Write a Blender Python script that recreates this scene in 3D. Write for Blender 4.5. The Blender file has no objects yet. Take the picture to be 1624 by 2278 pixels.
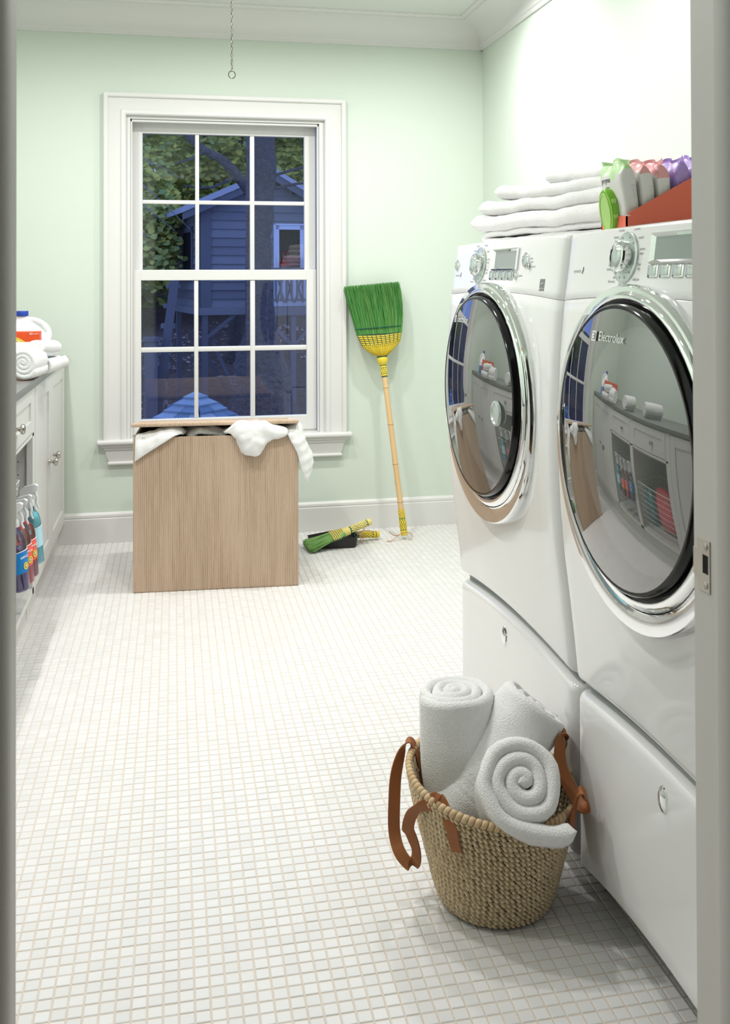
import bpy, bmesh, math, random
from mathutils import Vector, Matrix, Quaternion, noise
SC = bpy.context.scene
COL = SC.collection
PI = math.pi
rnd = random.Random(7)

# ------------------------------------------------------------------ camera
F_PX, YAW, PIT, ROL, CY = 2132.35, 0.19658, 0.01142, -0.00324, 593.08
c_, s_ = math.cos(YAW), math.sin(YAW)
Rv = Vector((c_, -s_, 0)); Fv = Vector((s_, c_, 0)); Zv = Vector((0, 0, 1))
F2 = Fv*math.cos(PIT)+Zv*math.sin(PIT); U2 = Zv*math.cos(PIT)-Fv*math.sin(PIT)
R3 = Rv*math.cos(ROL)+U2*math.sin(ROL); U3 = U2*math.cos(ROL)-Rv*math.sin(ROL)
cd = bpy.data.cameras.new('camera'); cam = bpy.data.objects.new('camera', cd); COL.objects.link(cam)
m = Matrix.Identity(4)
for i in range(3):
    m[i][0], m[i][1], m[i][2] = R3[i], U3[i], -F2[i]
m[0][3], m[1][3], m[2][3] = 0, 0, 1.2
cam.matrix_world = m
cd.sensor_fit = 'HORIZONTAL'; cd.sensor_width = 36; cd.lens = F_PX/1624*36
cd.shift_y = -(1139-CY)/1624
cd.clip_start = 0.05; cd.clip_end = 200
cd.dof.use_dof = True; cd.dof.focus_distance = 3.3; cd.dof.aperture_fstop = 20
SC.camera = cam

# ------------------------------------------------------------------ world, exposure, lamps
W = bpy.data.worlds.new('dusk'); SC.world = W; W.use_nodes = True
bg = W.node_tree.nodes['Background']
bg.inputs[0].default_value = (0.20, 0.30, 0.74, 1); bg.inputs[1].default_value = 1.45
SC.view_settings.view_transform = 'Standard'; SC.view_settings.look = 'None'
SC.view_settings.exposure = 0.30; SC.view_settings.gamma = 1.0; SC.view_settings.use_curve_mapping = False
CEIL = 2.445
CANS = [(1.10, 3.62, 10), (0.28, 3.62, 9), (-0.58, 3.62, 6), (1.10, 2.55, 4.0), (0.28, 2.55, 8), (-0.58, 2.55, 12), (-0.58, 1.55, 6)]  # last can, on the left near the doorway, is added fill light
for i, (x, y, pw) in enumerate(CANS):
    ld = bpy.data.lights.new('downlight', 'AREA'); ld.shape = 'DISK'; ld.size = 0.10; ld.energy = pw
    ld.color = (1.0, 0.985, 0.97); ld.spread = math.radians(165)
    lo = bpy.data.objects.new('downlight', ld); COL.objects.link(lo); lo.location = (x, y, CEIL-0.012)

# ------------------------------------------------------------------ materials
MATS = {}
def nodes(mt): return mt.node_tree.nodes, mt.node_tree.links
def mat(name, col, rough=0.5, metal=0.0, spec=0.5, coat=0.0, bump=None, var=None, trans=0.0, ior=1.45, emit=0, sheen=0):
    """bump=(scale,strength,dist); var=(scale,amount) tints the colour with noise or per-island"""
    if name in MATS: return MATS[name]
    mt = bpy.data.materials.new(name); mt.use_nodes = True; MATS[name] = mt
    n, l = nodes(mt); b = n['Principled BSDF']
    b.inputs['Base Color'].default_value = (*col, 1); b.inputs['Roughness'].default_value = rough
    b.inputs['Metallic'].default_value = metal; b.inputs['Specular IOR Level'].default_value = spec
    b.inputs['Coat Weight'].default_value = coat; b.inputs['Coat Roughness'].default_value = 0.03
    b.inputs['Transmission Weight'].default_value = trans; b.inputs['IOR'].default_value = ior
    if sheen: b.inputs['Sheen Weight'].default_value = sheen; b.inputs['Sheen Roughness'].default_value = 0.5
    if emit: b.inputs['Emission Color'].default_value = (*col, 1); b.inputs['Emission Strength'].default_value = emit
    tc = n.new('ShaderNodeTexCoord')
    if bump:
        nz = n.new('ShaderNodeTexNoise'); nz.inputs['Scale'].default_value = bump[0]; nz.inputs['Detail'].default_value = 4
        l.new(tc.outputs['Object'], nz.inputs['Vector'])
        bp = n.new('ShaderNodeBump'); bp.inputs['Strength'].default_value = bump[1]; bp.inputs['Distance'].default_value = bump[2]
        l.new(nz.outputs['Fac'], bp.inputs['Height']); l.new(bp.outputs['Normal'], b.inputs['Normal'])
    if var:
        mx = n.new('ShaderNodeMix'); mx.data_type = 'RGBA'
        if var[0] == 'island':
            g = n.new('ShaderNodeNewGeometry'); src = g.outputs['Random Per Island']
        elif var[0] == 'object':
            g = n.new('ShaderNodeObjectInfo'); src = g.outputs['Random']
        else:
            nv = n.new('ShaderNodeTexNoise'); nv.inputs['Scale'].default_value = var[0]; nv.inputs['Detail'].default_value = 3
            l.new(tc.outputs['Object'], nv.inputs['Vector']); src = nv.outputs['Fac']
        l.new(src, mx.inputs['Factor'])
        mx.inputs['A'].default_value = (*col, 1); mx.inputs['B'].default_value = (*var[1], 1)
        l.new(mx.outputs['Result'], b.inputs['Base Color'])
    return mt
M_wall = mat('mint_paint', (0.655, 0.73, 0.65), 0.75, spec=0.25, bump=(160, 0.05, 0.002))
M_trim = mat('white_trim_paint', (0.73, 0.725, 0.71), 0.35, spec=0.4)
M_ceil = mat('ceiling_paint', (0.72, 0.73, 0.70), 0.85, spec=0.2)
M_jamb = mat('jamb_paint', (0.64, 0.62, 0.59), 0.45, spec=0.35, bump=(60, 0.05, 0.002))
M_grout = mat('grout', (0.60, 0.52, 0.44), 0.9, spec=0.2, var=(40, (0.67, 0.60, 0.53)))
M_tile = mat('white_tile', (0.69, 0.685, 0.68), 0.32, spec=0.4, var=('island', (0.74, 0.735, 0.73)))
M_tile1 = mat('white_tile_single', (0.69, 0.685, 0.68), 0.32, spec=0.4, var=('object', (0.74, 0.735, 0.73)))
M_hall = mat('hall_paint', (0.50, 0.49, 0.46), 0.8)
M_enam = mat('white_enamel', (0.81, 0.805, 0.80), 0.13, spec=0.5, coat=0.35)
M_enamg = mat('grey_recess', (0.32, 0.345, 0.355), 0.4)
M_black = mat('black_gasket', (0.006, 0.006, 0.007), 0.12, spec=0.5)
M_blackp = mat('black_plastic', (0.025, 0.024, 0.024), 0.42, spec=0.4)
M_chrome = mat('chrome', (0.86, 0.88, 0.88), 0.035, metal=1.0)
M_nick = mat('satin_nickel', (0.52, 0.49, 0.45), 0.25, metal=1.0)
M_bronze = mat('dark_bronze', (0.13, 0.105, 0.075), 0.42, metal=0.85)
M_strike = mat('strike_metal', (0.60, 0.56, 0.50), 0.4, metal=0.6)
M_steel = mat('drum_steel', (0.42, 0.43, 0.44), 0.28, metal=1.0)
M_lcd = mat('display_glass', (0.27, 0.31, 0.29), 0.12, spec=0.5, coat=0.5)
M_btn = mat('button_silver', (0.60, 0.66, 0.63), 0.18, metal=0.55)
M_ink = mat('grey_ink', (0.28, 0.28, 0.28), 0.6)
M_ink2 = mat('dark_ink', (0.10, 0.10, 0.10), 0.6)
M_logo = mat('logo_silver', (0.85, 0.85, 0.83), 0.25, metal=0.3)
M_towel = mat('white_terry', (0.92, 0.915, 0.905), 0.95, spec=0.1, bump=(420, 0.9, 0.004), sheen=0.25)
M_leather = mat('tan_leather', (0.34, 0.125, 0.042), 0.55, spec=0.35, bump=(220, 0.15, 0.001), var=(9, (0.27, 0.095, 0.033)))
M_straw = mat('straw_weave', (0.74, 0.61, 0.42), 0.7, spec=0.25, var=('island', (0.58, 0.46, 0.295)))
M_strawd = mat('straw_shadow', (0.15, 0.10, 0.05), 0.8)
M_strawr = mat('straw_rim', (0.63, 0.47, 0.28), 0.6, var=('island', (0.55, 0.38, 0.205)))
M_grn = mat('broom_green', (0.022, 0.21, 0.05), 0.6, spec=0.3, var=('island', (0.19, 0.40, 0.11)))
M_yel = mat('broom_yellow', (0.70, 0.50, 0.03), 0.45, spec=0.4, var=('island', (0.78, 0.62, 0.07)))
M_yel2 = mat('whisk_yellow', (0.70, 0.57, 0.15), 0.45, spec=0.4, var=('island', (0.78, 0.68, 0.24)))
M_thr = mat('dark_green_thread', (0.012, 0.10, 0.065), 0.6)
M_bam = mat('bamboo', (0.68, 0.43, 0.20), 0.4, spec=0.4, var=(5, (0.78, 0.55, 0.30)))
M_bamd = mat('bamboo_node', (0.36, 0.16, 0.06), 0.5)
M_stone = mat('grey_stone', (0.135, 0.14, 0.135), 0.3, spec=0.5, var=(30, (0.19, 0.195, 0.185)))
M_cab = mat('cabinet_paint', (0.70, 0.695, 0.665), 0.35, spec=0.4)
M_cabin = mat('cabinet_inside', (0.62, 0.615, 0.585), 0.5)
M_wire = mat('white_wire', (0.8, 0.8, 0.79), 0.35)
M_plw = mat('white_plastic', (0.84, 0.85, 0.88), 0.3, spec=0.45)
M_blue = mat('blue_cap', (0.01, 0.045, 0.36), 0.35)
M_lblb = mat('label_blue', (0.0, 0.22, 0.62), 0.35)
M_lbll = mat('label_light_blue', (0.18, 0.52, 0.80), 0.35)
M_or = mat('orange_card', (0.80, 0.085, 0.015), 0.4)
M_red = mat('red_card', (0.88, 0.185, 0.115), 0.45, spec=0.4)
M_yline = mat('yellow_print', (0.82, 0.62, 0.07), 0.45)
M_wprint = mat('white_print', (0.85, 0.84, 0.83), 0.5)
M_pack = mat('white_film', (0.80, 0.775, 0.765), 0.28, spec=0.5, bump=(30, 0.25, 0.006))
M_packg = mat('green_film', (0.55, 0.80, 0.42), 0.3, bump=(30, 0.25, 0.006))
M_packp = mat('pink_film', (0.86, 0.40, 0.42), 0.3, bump=(30, 0.25, 0.006))
M_packv = mat('violet_film', (0.46, 0.30, 0.72), 0.3, bump=(30, 0.25, 0.006))
M_lidg = mat('green_lid', (0.17, 0.45, 0.025), 0.2, spec=0.5, var=(14, (0.25, 0.55, 0.05)))
M_lidg2 = mat('light_green_lid', (0.42, 0.66, 0.19), 0.2, spec=0.5)
M_mag = mat('magenta_print', (0.55, 0.03, 0.20), 0.5)
M_teal = mat('teal_print', (0.05, 0.40, 0.50), 0.5)

def liquid(name, col): return mat(name, col, 0.08, spec=0.5, coat=0.6)
M_lblue = liquid('blue_violet_liquid', (0.13, 0.085, 0.36)); M_lred = liquid('red_liquid', (0.72, 0.05, 0.085)); M_lcy = liquid('cyan_liquid', (0.22, 0.78, 0.92))
M_lpurp = liquid('wine_liquid', (0.36, 0.075, 0.17))
M_lblr = mat('label_coral', (0.86, 0.13, 0.09), 0.4)
M_clear = mat('frosted_clear', (0.72, 0.73, 0.74), 0.25, spec=0.5)
def thin_glass(name, tint, refl, ior=1.5, rough=0.0):
    mt = bpy.data.materials.new(name); mt.use_nodes = True; n, l = nodes(mt); n.remove(n['Principled BSDF'])
    tr = n.new('ShaderNodeBsdfTransparent'); tr.inputs[0].default_value = (*tint, 1)
    gl = n.new('ShaderNodeBsdfGlossy'); gl.inputs[0].default_value = (1, 1, 1, 1); gl.inputs['Roughness'].default_value = rough
    fr = n.new('ShaderNodeFresnel'); fr.inputs[0].default_value = ior
    mr = n.new('ShaderNodeMapRange'); mr.inputs['To Min'].default_value = refl; mr.inputs['To Max'].default_value = 1.0
    l.new(fr.outputs[0], mr.inputs['Value'])
    mx = n.new('ShaderNodeMixShader'); l.new(mr.outputs[0], mx.inputs[0]); l.new(tr.outputs[0], mx.inputs[1]); l.new(gl.outputs[0], mx.inputs[2])
    l.new(mx.outputs[0], n['Material Output'].inputs[0]); return mt
M_pane = thin_glass('window_glass', (0.92, 0.95, 0.97), 0.02)
M_doorg = thin_glass('smoked_door_glass', (0.55, 0.56, 0.56), 0.22)
M_clearb = thin_glass('clear_bottle_plastic', (0.93, 0.93, 0.95), 0.03)

def weave_mat():
    mt = bpy.data.materials.new('ribbed_grasscloth'); mt.use_nodes = True; n, l = nodes(mt); b = n['Principled BSDF']
    b.inputs['Roughness'].default_value = 0.8; b.inputs['Specular IOR Level'].default_value = 0.15
    tc = n.new('ShaderNodeTexCoord')
    w = n.new('ShaderNodeTexWave'); w.wave_type = 'BANDS'; w.bands_direction = 'X'; w.inputs['Scale'].default_value = 45
    w.inputs['Distortion'].default_value = 0.6; w.inputs['Detail'].default_value = 2; w.inputs['Detail Scale'].default_value = 0.6
    l.new(tc.outputs['Object'], w.inputs['Vector'])
    mp = n.new('ShaderNodeMapping'); mp.inputs['Scale'].default_value = (75, 75, 3.0); l.new(tc.outputs['Object'], mp.inputs['Vector'])
    nz = n.new('ShaderNodeTexNoise'); nz.inputs['Scale'].default_value = 1.6; nz.inputs['Detail'].default_value = 5; nz.inputs['Roughness'].default_value = .7; l.new(mp.outputs[0], nz.inputs['Vector'])
    mp2 = n.new('ShaderNodeMapping'); mp2.inputs['Scale'].default_value = (9, 9, 1.0); l.new(tc.outputs['Object'], mp2.inputs['Vector'])
    n2 = n.new('ShaderNodeTexNoise'); n2.inputs['Scale'].default_value = 1.5; n2.inputs['Detail'].default_value = 3; l.new(mp2.outputs[0], n2.inputs['Vector'])
    cr = n.new('ShaderNodeValToRGB'); e = cr.color_ramp.elements
    e[0].position = 0.30; e[0].color = (0.38, 0.275, 0.19, 1); e[1].position = 0.68; e[1].color = (0.67, 0.51, 0.38, 1)
    k = e.new(0.48); k.color = (0.575, 0.42, 0.305, 1)
    ad = n.new('ShaderNodeMix'); ad.data_type = 'FLOAT'; ad.inputs['Factor'].default_value = 0.45
    l.new(nz.outputs['Fac'], ad.inputs['A']); l.new(n2.outputs['Fac'], ad.inputs['B'])
    m2 = n.new('ShaderNodeMath'); m2.operation = 'MULTIPLY_ADD'; m2.inputs[1].default_value = 0.22; l.new(w.outputs['Fac'], m2.inputs[0])
    sb = n.new('ShaderNodeMath'); sb.operation = 'SUBTRACT'; sb.inputs[1].default_value = 0.10; l.new(ad.outputs['Result'], sb.inputs[0]); l.new(sb.outputs[0], m2.inputs[2])
    l.new(m2.outputs[0], cr.inputs['Fac']); l.new(cr.outputs['Color'], b.inputs['Base Color'])
    bp = n.new('ShaderNodeBump'); bp.inputs['Strength'].default_value = 0.7; bp.inputs['Distance'].default_value = 0.003
    l.new(w.outputs['Fac'], bp.inputs['Height']); l.new(bp.outputs['Normal'], b.inputs['Normal']); return mt
M_weave = weave_mat()

# ------------------------------------------------------------------ geometry helpers
def wloc(o):
    v = Vector((0, 0, 0))
    while o: v += o.location; o = o.parent
    return v
class MB:
    def __init__(s): s.v = []; s.f = []; s.uv = None
    def add(s, vs, fs):
        k = len(s.v); s.v += [Vector(v) for v in vs]; s.f += [tuple(i+k for i in f) for f in fs]; return s
    def box(s, x0, x1, y0, y1, z0, z1, bev=0.0, seg=2):
        if bev <= 0:
            return s.add([(x0,y0,z0),(x1,y0,z0),(x1,y1,z0),(x0,y1,z0),(x0,y0,z1),(x1,y0,z1),(x1,y1,z1),(x0,y1,z1)],
                [(0,3,2,1),(4,5,6,7),(0,1,5,4),(1,2,6,5),(2,3,7,6),(3,0,4,7)])
        bm = bmesh.new(); bmesh.ops.create_cube(bm, size=1)
        for v in bm.verts: v.co = Vector(((x0+x1)/2+v.co.x*(x1-x0), (y0+y1)/2+v.co.y*(y1-y0), (z0+z1)/2+v.co.z*(z1-z0)))
        bmesh.ops.bevel(bm, geom=bm.edges[:], offset=bev, segments=seg, affect='EDGES', profile=0.5)
        bm.verts.index_update(); s.add([v.co for v in bm.verts], [tuple(v.index for v in f.verts) for f in bm.faces]); bm.free(); return s
    def grid(s, P, closeu=False, closev=False, flip=False):
        nu, nv = len(P), len(P[0]); vs = [p for r in P for p in r]; fs = []
        for i in range(nu if closeu else nu-1):
            for j in range(nv if closev else nv-1):
                a, b = i*nv+j, ((i+1) % nu)*nv+j; c, d = ((i+1) % nu)*nv+(j+1) % nv, i*nv+(j+1) % nv
                fs.append((a, d, c, b) if flip else (a, b, c, d))
        return s.add(vs, fs)
    def tube(s, pts, r, n=8, caps=True, closed=False, squash=None):
        pts = [Vector(p) for p in pts]; N = len(pts); rr = r if isinstance(r, (list, tuple)) else [r]*N
        rings = []; ref = None
        for i, p in enumerate(pts):
            if closed: t = pts[(i+1) % N]-pts[i-1]
            else: t = pts[min(i+1, N-1)]-pts[max(i-1, 0)]
            t = t.normalized() if t.length > 1e-9 else Vector((0, 0, 1))
            if ref is None: ref = Vector((0, 0, 1)) if abs(t.z) < 0.9 else Vector((1, 0, 0))
            a = (ref - t*ref.dot(t)); a = a.normalized() if a.length > 1e-6 else t.orthogonal().normalized(); b = t.cross(a); ref = a
            rings.append([p + a*(math.cos(2*PI*k/n)*rr[i]) + b*(math.sin(2*PI*k/n)*rr[i]) for k in range(n)])
        k0 = len(s.v); s.grid(rings, closeu=closed, closev=True)
        if caps and not closed:
            s.f.append(tuple(k0+i for i in range(n))); s.f.append(tuple(k0+(N-1)*n+i for i in reversed(range(n))))
        return s
    def lathe(s, prof, org=(0, 0, 0), ax='z', n=32, sx=1.0, sy=1.0):
        """prof [(r,h)], axis through org; sx,sy stretch the two cross directions"""
        o = Vector(org); P = []
        for r, h in prof:
            row = []
            for k in range(n):
                a = 2*PI*k/n; u, w = r*math.cos(a)*sx, r*math.sin(a)*sy
                row.append(o+(Vector((u, w, h)) if ax == 'z' else Vector((h, u, w)) if ax == 'x' else Vector((u, h, w))))
            P.append(row)
        k0 = len(s.v); s.grid(P, closev=True, flip=True)
        if prof[0][0] > 1e-5: s.f.append(tuple(k0+i for i in range(n)))
        if prof[-1][0] > 1e-5: s.f.append(tuple(k0+(len(prof)-1)*n+i for i in reversed(range(n))))
        return s
    def prism(s, poly, ax, a, b):
        """poly 2D in the two other axes (x:(y,z) y:(x,z) z:(x,y)), extruded a..b"""
        def P(p, t): return (t, p[0], p[1]) if ax == 'x' else (p[0], t, p[1]) if ax == 'y' else (p[0], p[1], t)
        n = len(poly); vs = [P(p, a) for p in poly]+[P(p, b) for p in poly]
        fs = [tuple(range(n)), tuple(range(2*n-1, n-1, -1))]+[(i, i+n, (i+1) % n+n, (i+1) % n) for i in range(n)]
        return s.add(vs, fs)
    def xf(s, M):
        s.v = [M @ v for v in s.v]; return s
    def build(s, name, mt, parent=None, loc=None, smooth=35, solid=0):
        me = bpy.data.meshes.new(name); off = Vector(loc) if loc is not None else wloc(parent) if parent else Vector((0, 0, 0))
        me.from_pydata([v-off for v in s.v], [], s.f); me.validate()
        bm = bmesh.new(); bm.from_mesh(me); bmesh.ops.recalc_face_normals(bm, faces=bm.faces[:]); bm.to_mesh(me); bm.free()
        for x in (mt if isinstance(mt, (list, tuple)) else [mt]): me.materials.append(x)
        if smooth:
            for p in me.polygons: p.use_smooth = True
            me.set_sharp_from_angle(angle=math.radians(smooth))
        o = bpy.data.objects.new(name, me); COL.objects.link(o)
        if parent: o.parent = parent
        elif loc is not None: o.location = loc
        return o
def thing(name, label, cat, loc=(0, 0, 0), group=None):
    o = bpy.data.objects.new(name, None); COL.objects.link(o); o.location = loc; o.empty_display_size = 0.05
    return tag(o, label, cat, group)
def tag(o, label, cat, group=None):
    o['label'] = label; o['category'] = cat
    if group: o['group'] = group
    return o
def struct(o, label=None):
    o['kind'] = 'structure'
    if label: o['label'] = label
    return o
def stuff(o): o['kind'] = 'stuff'; return o
def sroot(name): o = bpy.data.objects.new(name, None); COL.objects.link(o); return struct(o)
def crom(P, n):
    """Catmull-Rom through points, n samples per span"""
    P = [Vector(p) for p in P]; out = []
    for i in range(len(P)-1):
        a, b, c, d = P[max(i-1, 0)], P[i], P[i+1], P[min(i+2, len(P)-1)]
        for k in range(n):
            t = k/n; out.append(0.5*((2*b)+(c-a)*t+(2*a-5*b+4*c-d)*t*t+(3*b-a-3*c+d)*t**3))
    out.append(P[-1]); return out
def nz(p, s, seed=0): return noise.noise(Vector(p)*s+Vector((seed*7.3, seed*3.1, seed*1.7)))
def sheet(path, wdir, width, th, nw=14, jit=0.0, fr=30, seed=0, edge=0.012, wfun=None, band=None):
    """thick sheet swept along a path whose points may move along wdir; rounded side edges, rounded ends, noise"""
    path = [Vector(p) for p in path]; wdir = Vector(wdir).normalized(); N = len(path); top = []; bot = []
    ec = [0, .06, .2, .45, .75]; ne = len(ec); nw = nw+2*ne
    def spos(j, wi):
        if j < ne: return -wi/2+ec[j]*edge
        if j > nw-ne: return wi/2-ec[nw-j]*edge
        return -wi/2+edge+(wi-2*edge)*(j-ne)/(nw-2*ne)
    L = [0]
    for i in range(1, N): L.append(L[-1]+(path[i]-path[i-1]).length)
    for i, p in enumerate(path):
        t = (path[min(i+1, N-1)]-path[max(i-1, 0)]).normalized(); nn = t.cross(wdir).normalized(); a = []; b = []
        ee = min(L[i], L[-1]-L[i]); ef = math.sqrt(max(0.02, 1-(1-min(1, ee/(th*0.55)))**2))
        wi = wfun(i/(N-1)) if wfun else width
        for j in range(nw+1):
            s = spos(j, wi); d = wi/2-abs(s); q = math.sqrt(max(0.03, 1-(1-min(1, d/edge))**2))*ef
            jj = wdir*(s+nz(p, 14, seed+(0 if s < 0 else 5))*jit*2.0*max(0, abs(s)*2/wi-.6)*2.5)
            pt = p+jj; ef2 = 1+.16*math.exp(-ee/(th*1.6)); bq = 0 if not band else (-.0022 if abs(s-band) < .016 and abs(abs(s-band)-.009) > .0022 else 0); h = bq+nz(pt, fr, seed)*jit+nz(pt, fr*0.3, seed+3)*jit*1.5
            a.append(pt+nn*(th/2*q*ef2)+nn*h); b.append(pt-nn*(th/2*q*ef2)+nn*(h-2*bq))
        top.append(a); bot.append(b)
    P = []
    for i in range(N): P.append(top[i]+list(reversed(bot[i])))
    mb = MB(); k0 = 0; mb.grid(P, closev=True); n2 = 2*(nw+1)
    for i in (0, N-1):
        for j in range(nw):
            q = (i*n2+j, i*n2+j+1, i*n2+n2-2-j, i*n2+n2-1-j); mb.f.append(q if i == 0 else tuple(reversed(q)))
    return mb
def spiral2d(r0, R, turns, npt=26, start=0.0, squash=1.0, sq2=1.0):
    out = []; N = int(turns*npt)
    for i in range(N+1):
        a = 2*PI*turns*i/N; r = r0+(R-r0)*i/N; out.append((r*math.cos(a+start)*squash, r*math.sin(a+start)*sq2))
    return out
def rbox(sx, sy, sz, e=4.0, n=10):
    """soft super-ellipsoid box centred on 0"""
    bm = bmesh.new(); bmesh.ops.create_cube(bm, size=2); bmesh.ops.subdivide_edges(bm, edges=bm.edges[:], cuts=n, use_grid_fill=True)
    for v in bm.verts:
        p = v.co; k = (abs(p.x)**e+abs(p.y)**e+abs(p.z)**e)**(1/e); v.co = Vector((p.x/k*sx/2, p.y/k*sy/2, p.z/k*sz/2))
    bm.verts.index_update(); mb = MB(); mb.add([v.co for v in bm.verts], [tuple(v.index for v in f.verts) for f in bm.faces]); bm.free(); return mb
def text(name, body, size, M, mt, parent, ext=0.0004, align='CENTER'):
    cu = bpy.data.curves.new(name, 'FONT'); cu.body = body; cu.size = size; cu.extrude = ext; cu.align_x = align; cu.align_y = 'CENTER'; cu.resolution_u = 3
    t = bpy.data.objects.new(name, cu); COL.objects.link(t); dg = bpy.context.evaluated_depsgraph_get()
    me = bpy.data.meshes.new_from_object(t.evaluated_get(dg)); bpy.data.objects.remove(t); bpy.data.curves.remove(cu)
    off = wloc(parent); me.transform(Matrix.Translation(-off) @ M); me.materials.append(mt); me.name = name
    o = bpy.data.objects.new(name, me); COL.objects.link(o); o.parent = parent; return o
def frame(origin, right, up):
    r = Vector(right).normalized(); u = Vector(up); u = (u-r*u.dot(r)).normalized(); n = r.cross(u); M = Matrix.Identity(4)
    for i in range(3): M[i][0], M[i][1], M[i][2], M[i][3] = r[i], u[i], n[i], origin[i]
    return M
# ------------------------------------------------------------------ room shell
YB, XR, XL, YF = 4.5207, 1.4956, -1.10, 1.06
DL, DR, DT = -0.1627, 0.6146, 2.03        # doorway
OX0, OX1, OZ0, OZ1 = -0.2146, 0.7034, 0.447, 1.9555   # window opening
w = MB(); w.box(XL-.1, OX0, YB, YB+.2, -.1, CEIL+.1).box(OX1, XR+.1, YB, YB+.2, -.1, CEIL+.1).box(OX0, OX1, YB, YB+.2, -.1, OZ0).box(OX0, OX1, YB, YB+.2, OZ1, CEIL+.1)
wall_back = struct(w.build('wall_back', M_wall, loc=(0, YB, 0), smooth=0))
struct(MB().box(XR, XR+.1, YF-.12, YB, -.1, CEIL+.1).build('wall_right', M_wall, loc=(XR, 3, 0), smooth=0))
struct(MB().box(XL-.1, XL, YF-.12, YB, -.1, CEIL+.1).build('wall_left', M_wall, loc=(XL, 3, 0), smooth=0))
w = MB(); w.box(XL, DL-.02, YF-.12, YF, 0, CEIL).box(DR+.02, XR, YF-.12, YF, 0, CEIL).box(DL-.02, DR+.02, YF-.12, YF, DT+.02, CEIL)
struct(w.build('wall_front', M_wall, loc=(0, YF, 0), smooth=0))
ceil = struct(MB().box(XL, XR, YF, YB, CEIL, CEIL+.1).build('ceiling', M_ceil, loc=(0.2, 3, CEIL), smooth=0))
# recessed can trims belong to the ceiling; the last one dresses the added fill
for (x, y, pw) in CANS:
    MB().lathe([(0.052, -.011), (0.056, -.006), (0.085, -.004), (0.086, 0.0)], (x, y, CEIL), n=24).build('downlight_trim', M_trim, ceil)
cp = [(0, 2.318), (.011, 2.318), (.013, 2.334), (.019, 2.338)]+[(.019+.118*(1-math.cos(a*PI/16)), 2.338+.088*math.sin(a*PI/16)) for a in range(1, 9)]+[(.138, 2.433), (.146, 2.435), (.150, 2.439), (.160, 2.440), (.160, CEIL), (0, CEIL)]
struct(MB().prism([(YB-d, z) for d, z in cp], 'x', XL, XR).build('trim_1', M_trim, loc=(0, YB, 2.318), smooth=25))
struct(MB().prism([(XR-d, z) for d, z in cp], 'y', YF, YB).build('trim_2', M_trim, loc=(XR, 3, 2.318), smooth=25))
struct(MB().prism([(XL+d, z) for d, z in cp], 'y', YF, YB).build('trim_3', M_trim, loc=(XL, 3, 2.318), smooth=25))
bp_ = [(0, 0), (.016, 0), (.016, .110), (.012, .113), (.014, .119), (.013, .128), (.006, .137), (0, .137)]
struct(MB().prism([(YB-d, z) for d, z in bp_], 'x', -0.512, XR).build('baseboard_back', M_trim, loc=(0.5, YB, 0), smooth=20))
struct(MB().prism([(XR-d, z) for d, z in bp_], 'y', YF, YB).build('baseboard_right', M_trim, loc=(XR, 3, 0), smooth=20))

# floor: grout bed + mosaic tiles, the 300 nearest as parts
floor = struct(MB().box(XL, XR, YF-.12, YB, -.1, -.0012).build('floor', M_grout, loc=(0.2, 3, 0), smooth=0))
PT = 0.025752; TW = 0.0231
def tile_geo(cx, cy, dz=0.0):
    h = TW/2; t = h-.0012; vs = []
    for (q, z) in ((h, -.0022), (h, -.0009+dz), (t, 0.0+dz)):
        vs += [(cx-q, cy-q, z), (cx+q, cy-q, z), (cx+q, cy+q, z), (cx-q, cy+q, z)]
    fs = [(8, 9, 10, 11)]+[(i, (i+1) % 4, (i+1) % 4+4, i+4) for i in range(4)]+[(i+4, (i+1) % 4+4, (i+1) % 4+8, i+8) for i in range(4)]
    return vs, fs
cells = []
for i in range(int(XL/PT)-1, int(XR/PT)+2):
    for j in range(int(0.94/PT), int(YB/PT)+1):
        x = (i+0.27+0.5)*PT; y = (j+0.35+0.5)*PT
        if x < XL+.01 or x > XR-.01 or y > YB-.005 or y < YF-.1: continue
        if x < -0.53 : continue
        d = Vector((x, y, -1.2)); z = d.dot(F2); px = 812+F_PX*d.dot(R3)/z; py = CY-F_PX*d.dot(U3)/z
        cells.append((0 if (45 < px < 1545 and py < 2290) else 1, y, x, y))
cells.sort(); big = MB()
tv, tf = tile_geo(0, 0); tme = bpy.data.meshes.new('tile'); tme.from_pydata(tv, [], tf); tme.materials.append(M_tile1)
k = 0
vis = [c for c in cells if not (c[0] == 0 and k >= 0 and (0.76 < c[2] and 1.05 < c[3] < 2.55))]
hid = [c for c in cells if c[0] == 0 and (0.76 < c[2] and 1.05 < c[3] < 2.55)]
for c in vis+hid:
    dz = rnd.uniform(-.00025, .00025)
    if c[0] == 0 and k < 300:
        o = bpy.data.objects.new('tile', tme); COL.objects.link(o); o.parent = floor; o.location = Vector((c[2], c[3], dz))-floor.location; k += 1
    else: big.add(*tile_geo(c[2], c[3], dz))
stuff(big.build('mosaic_tiles', M_tile, floor, smooth=0))

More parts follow.
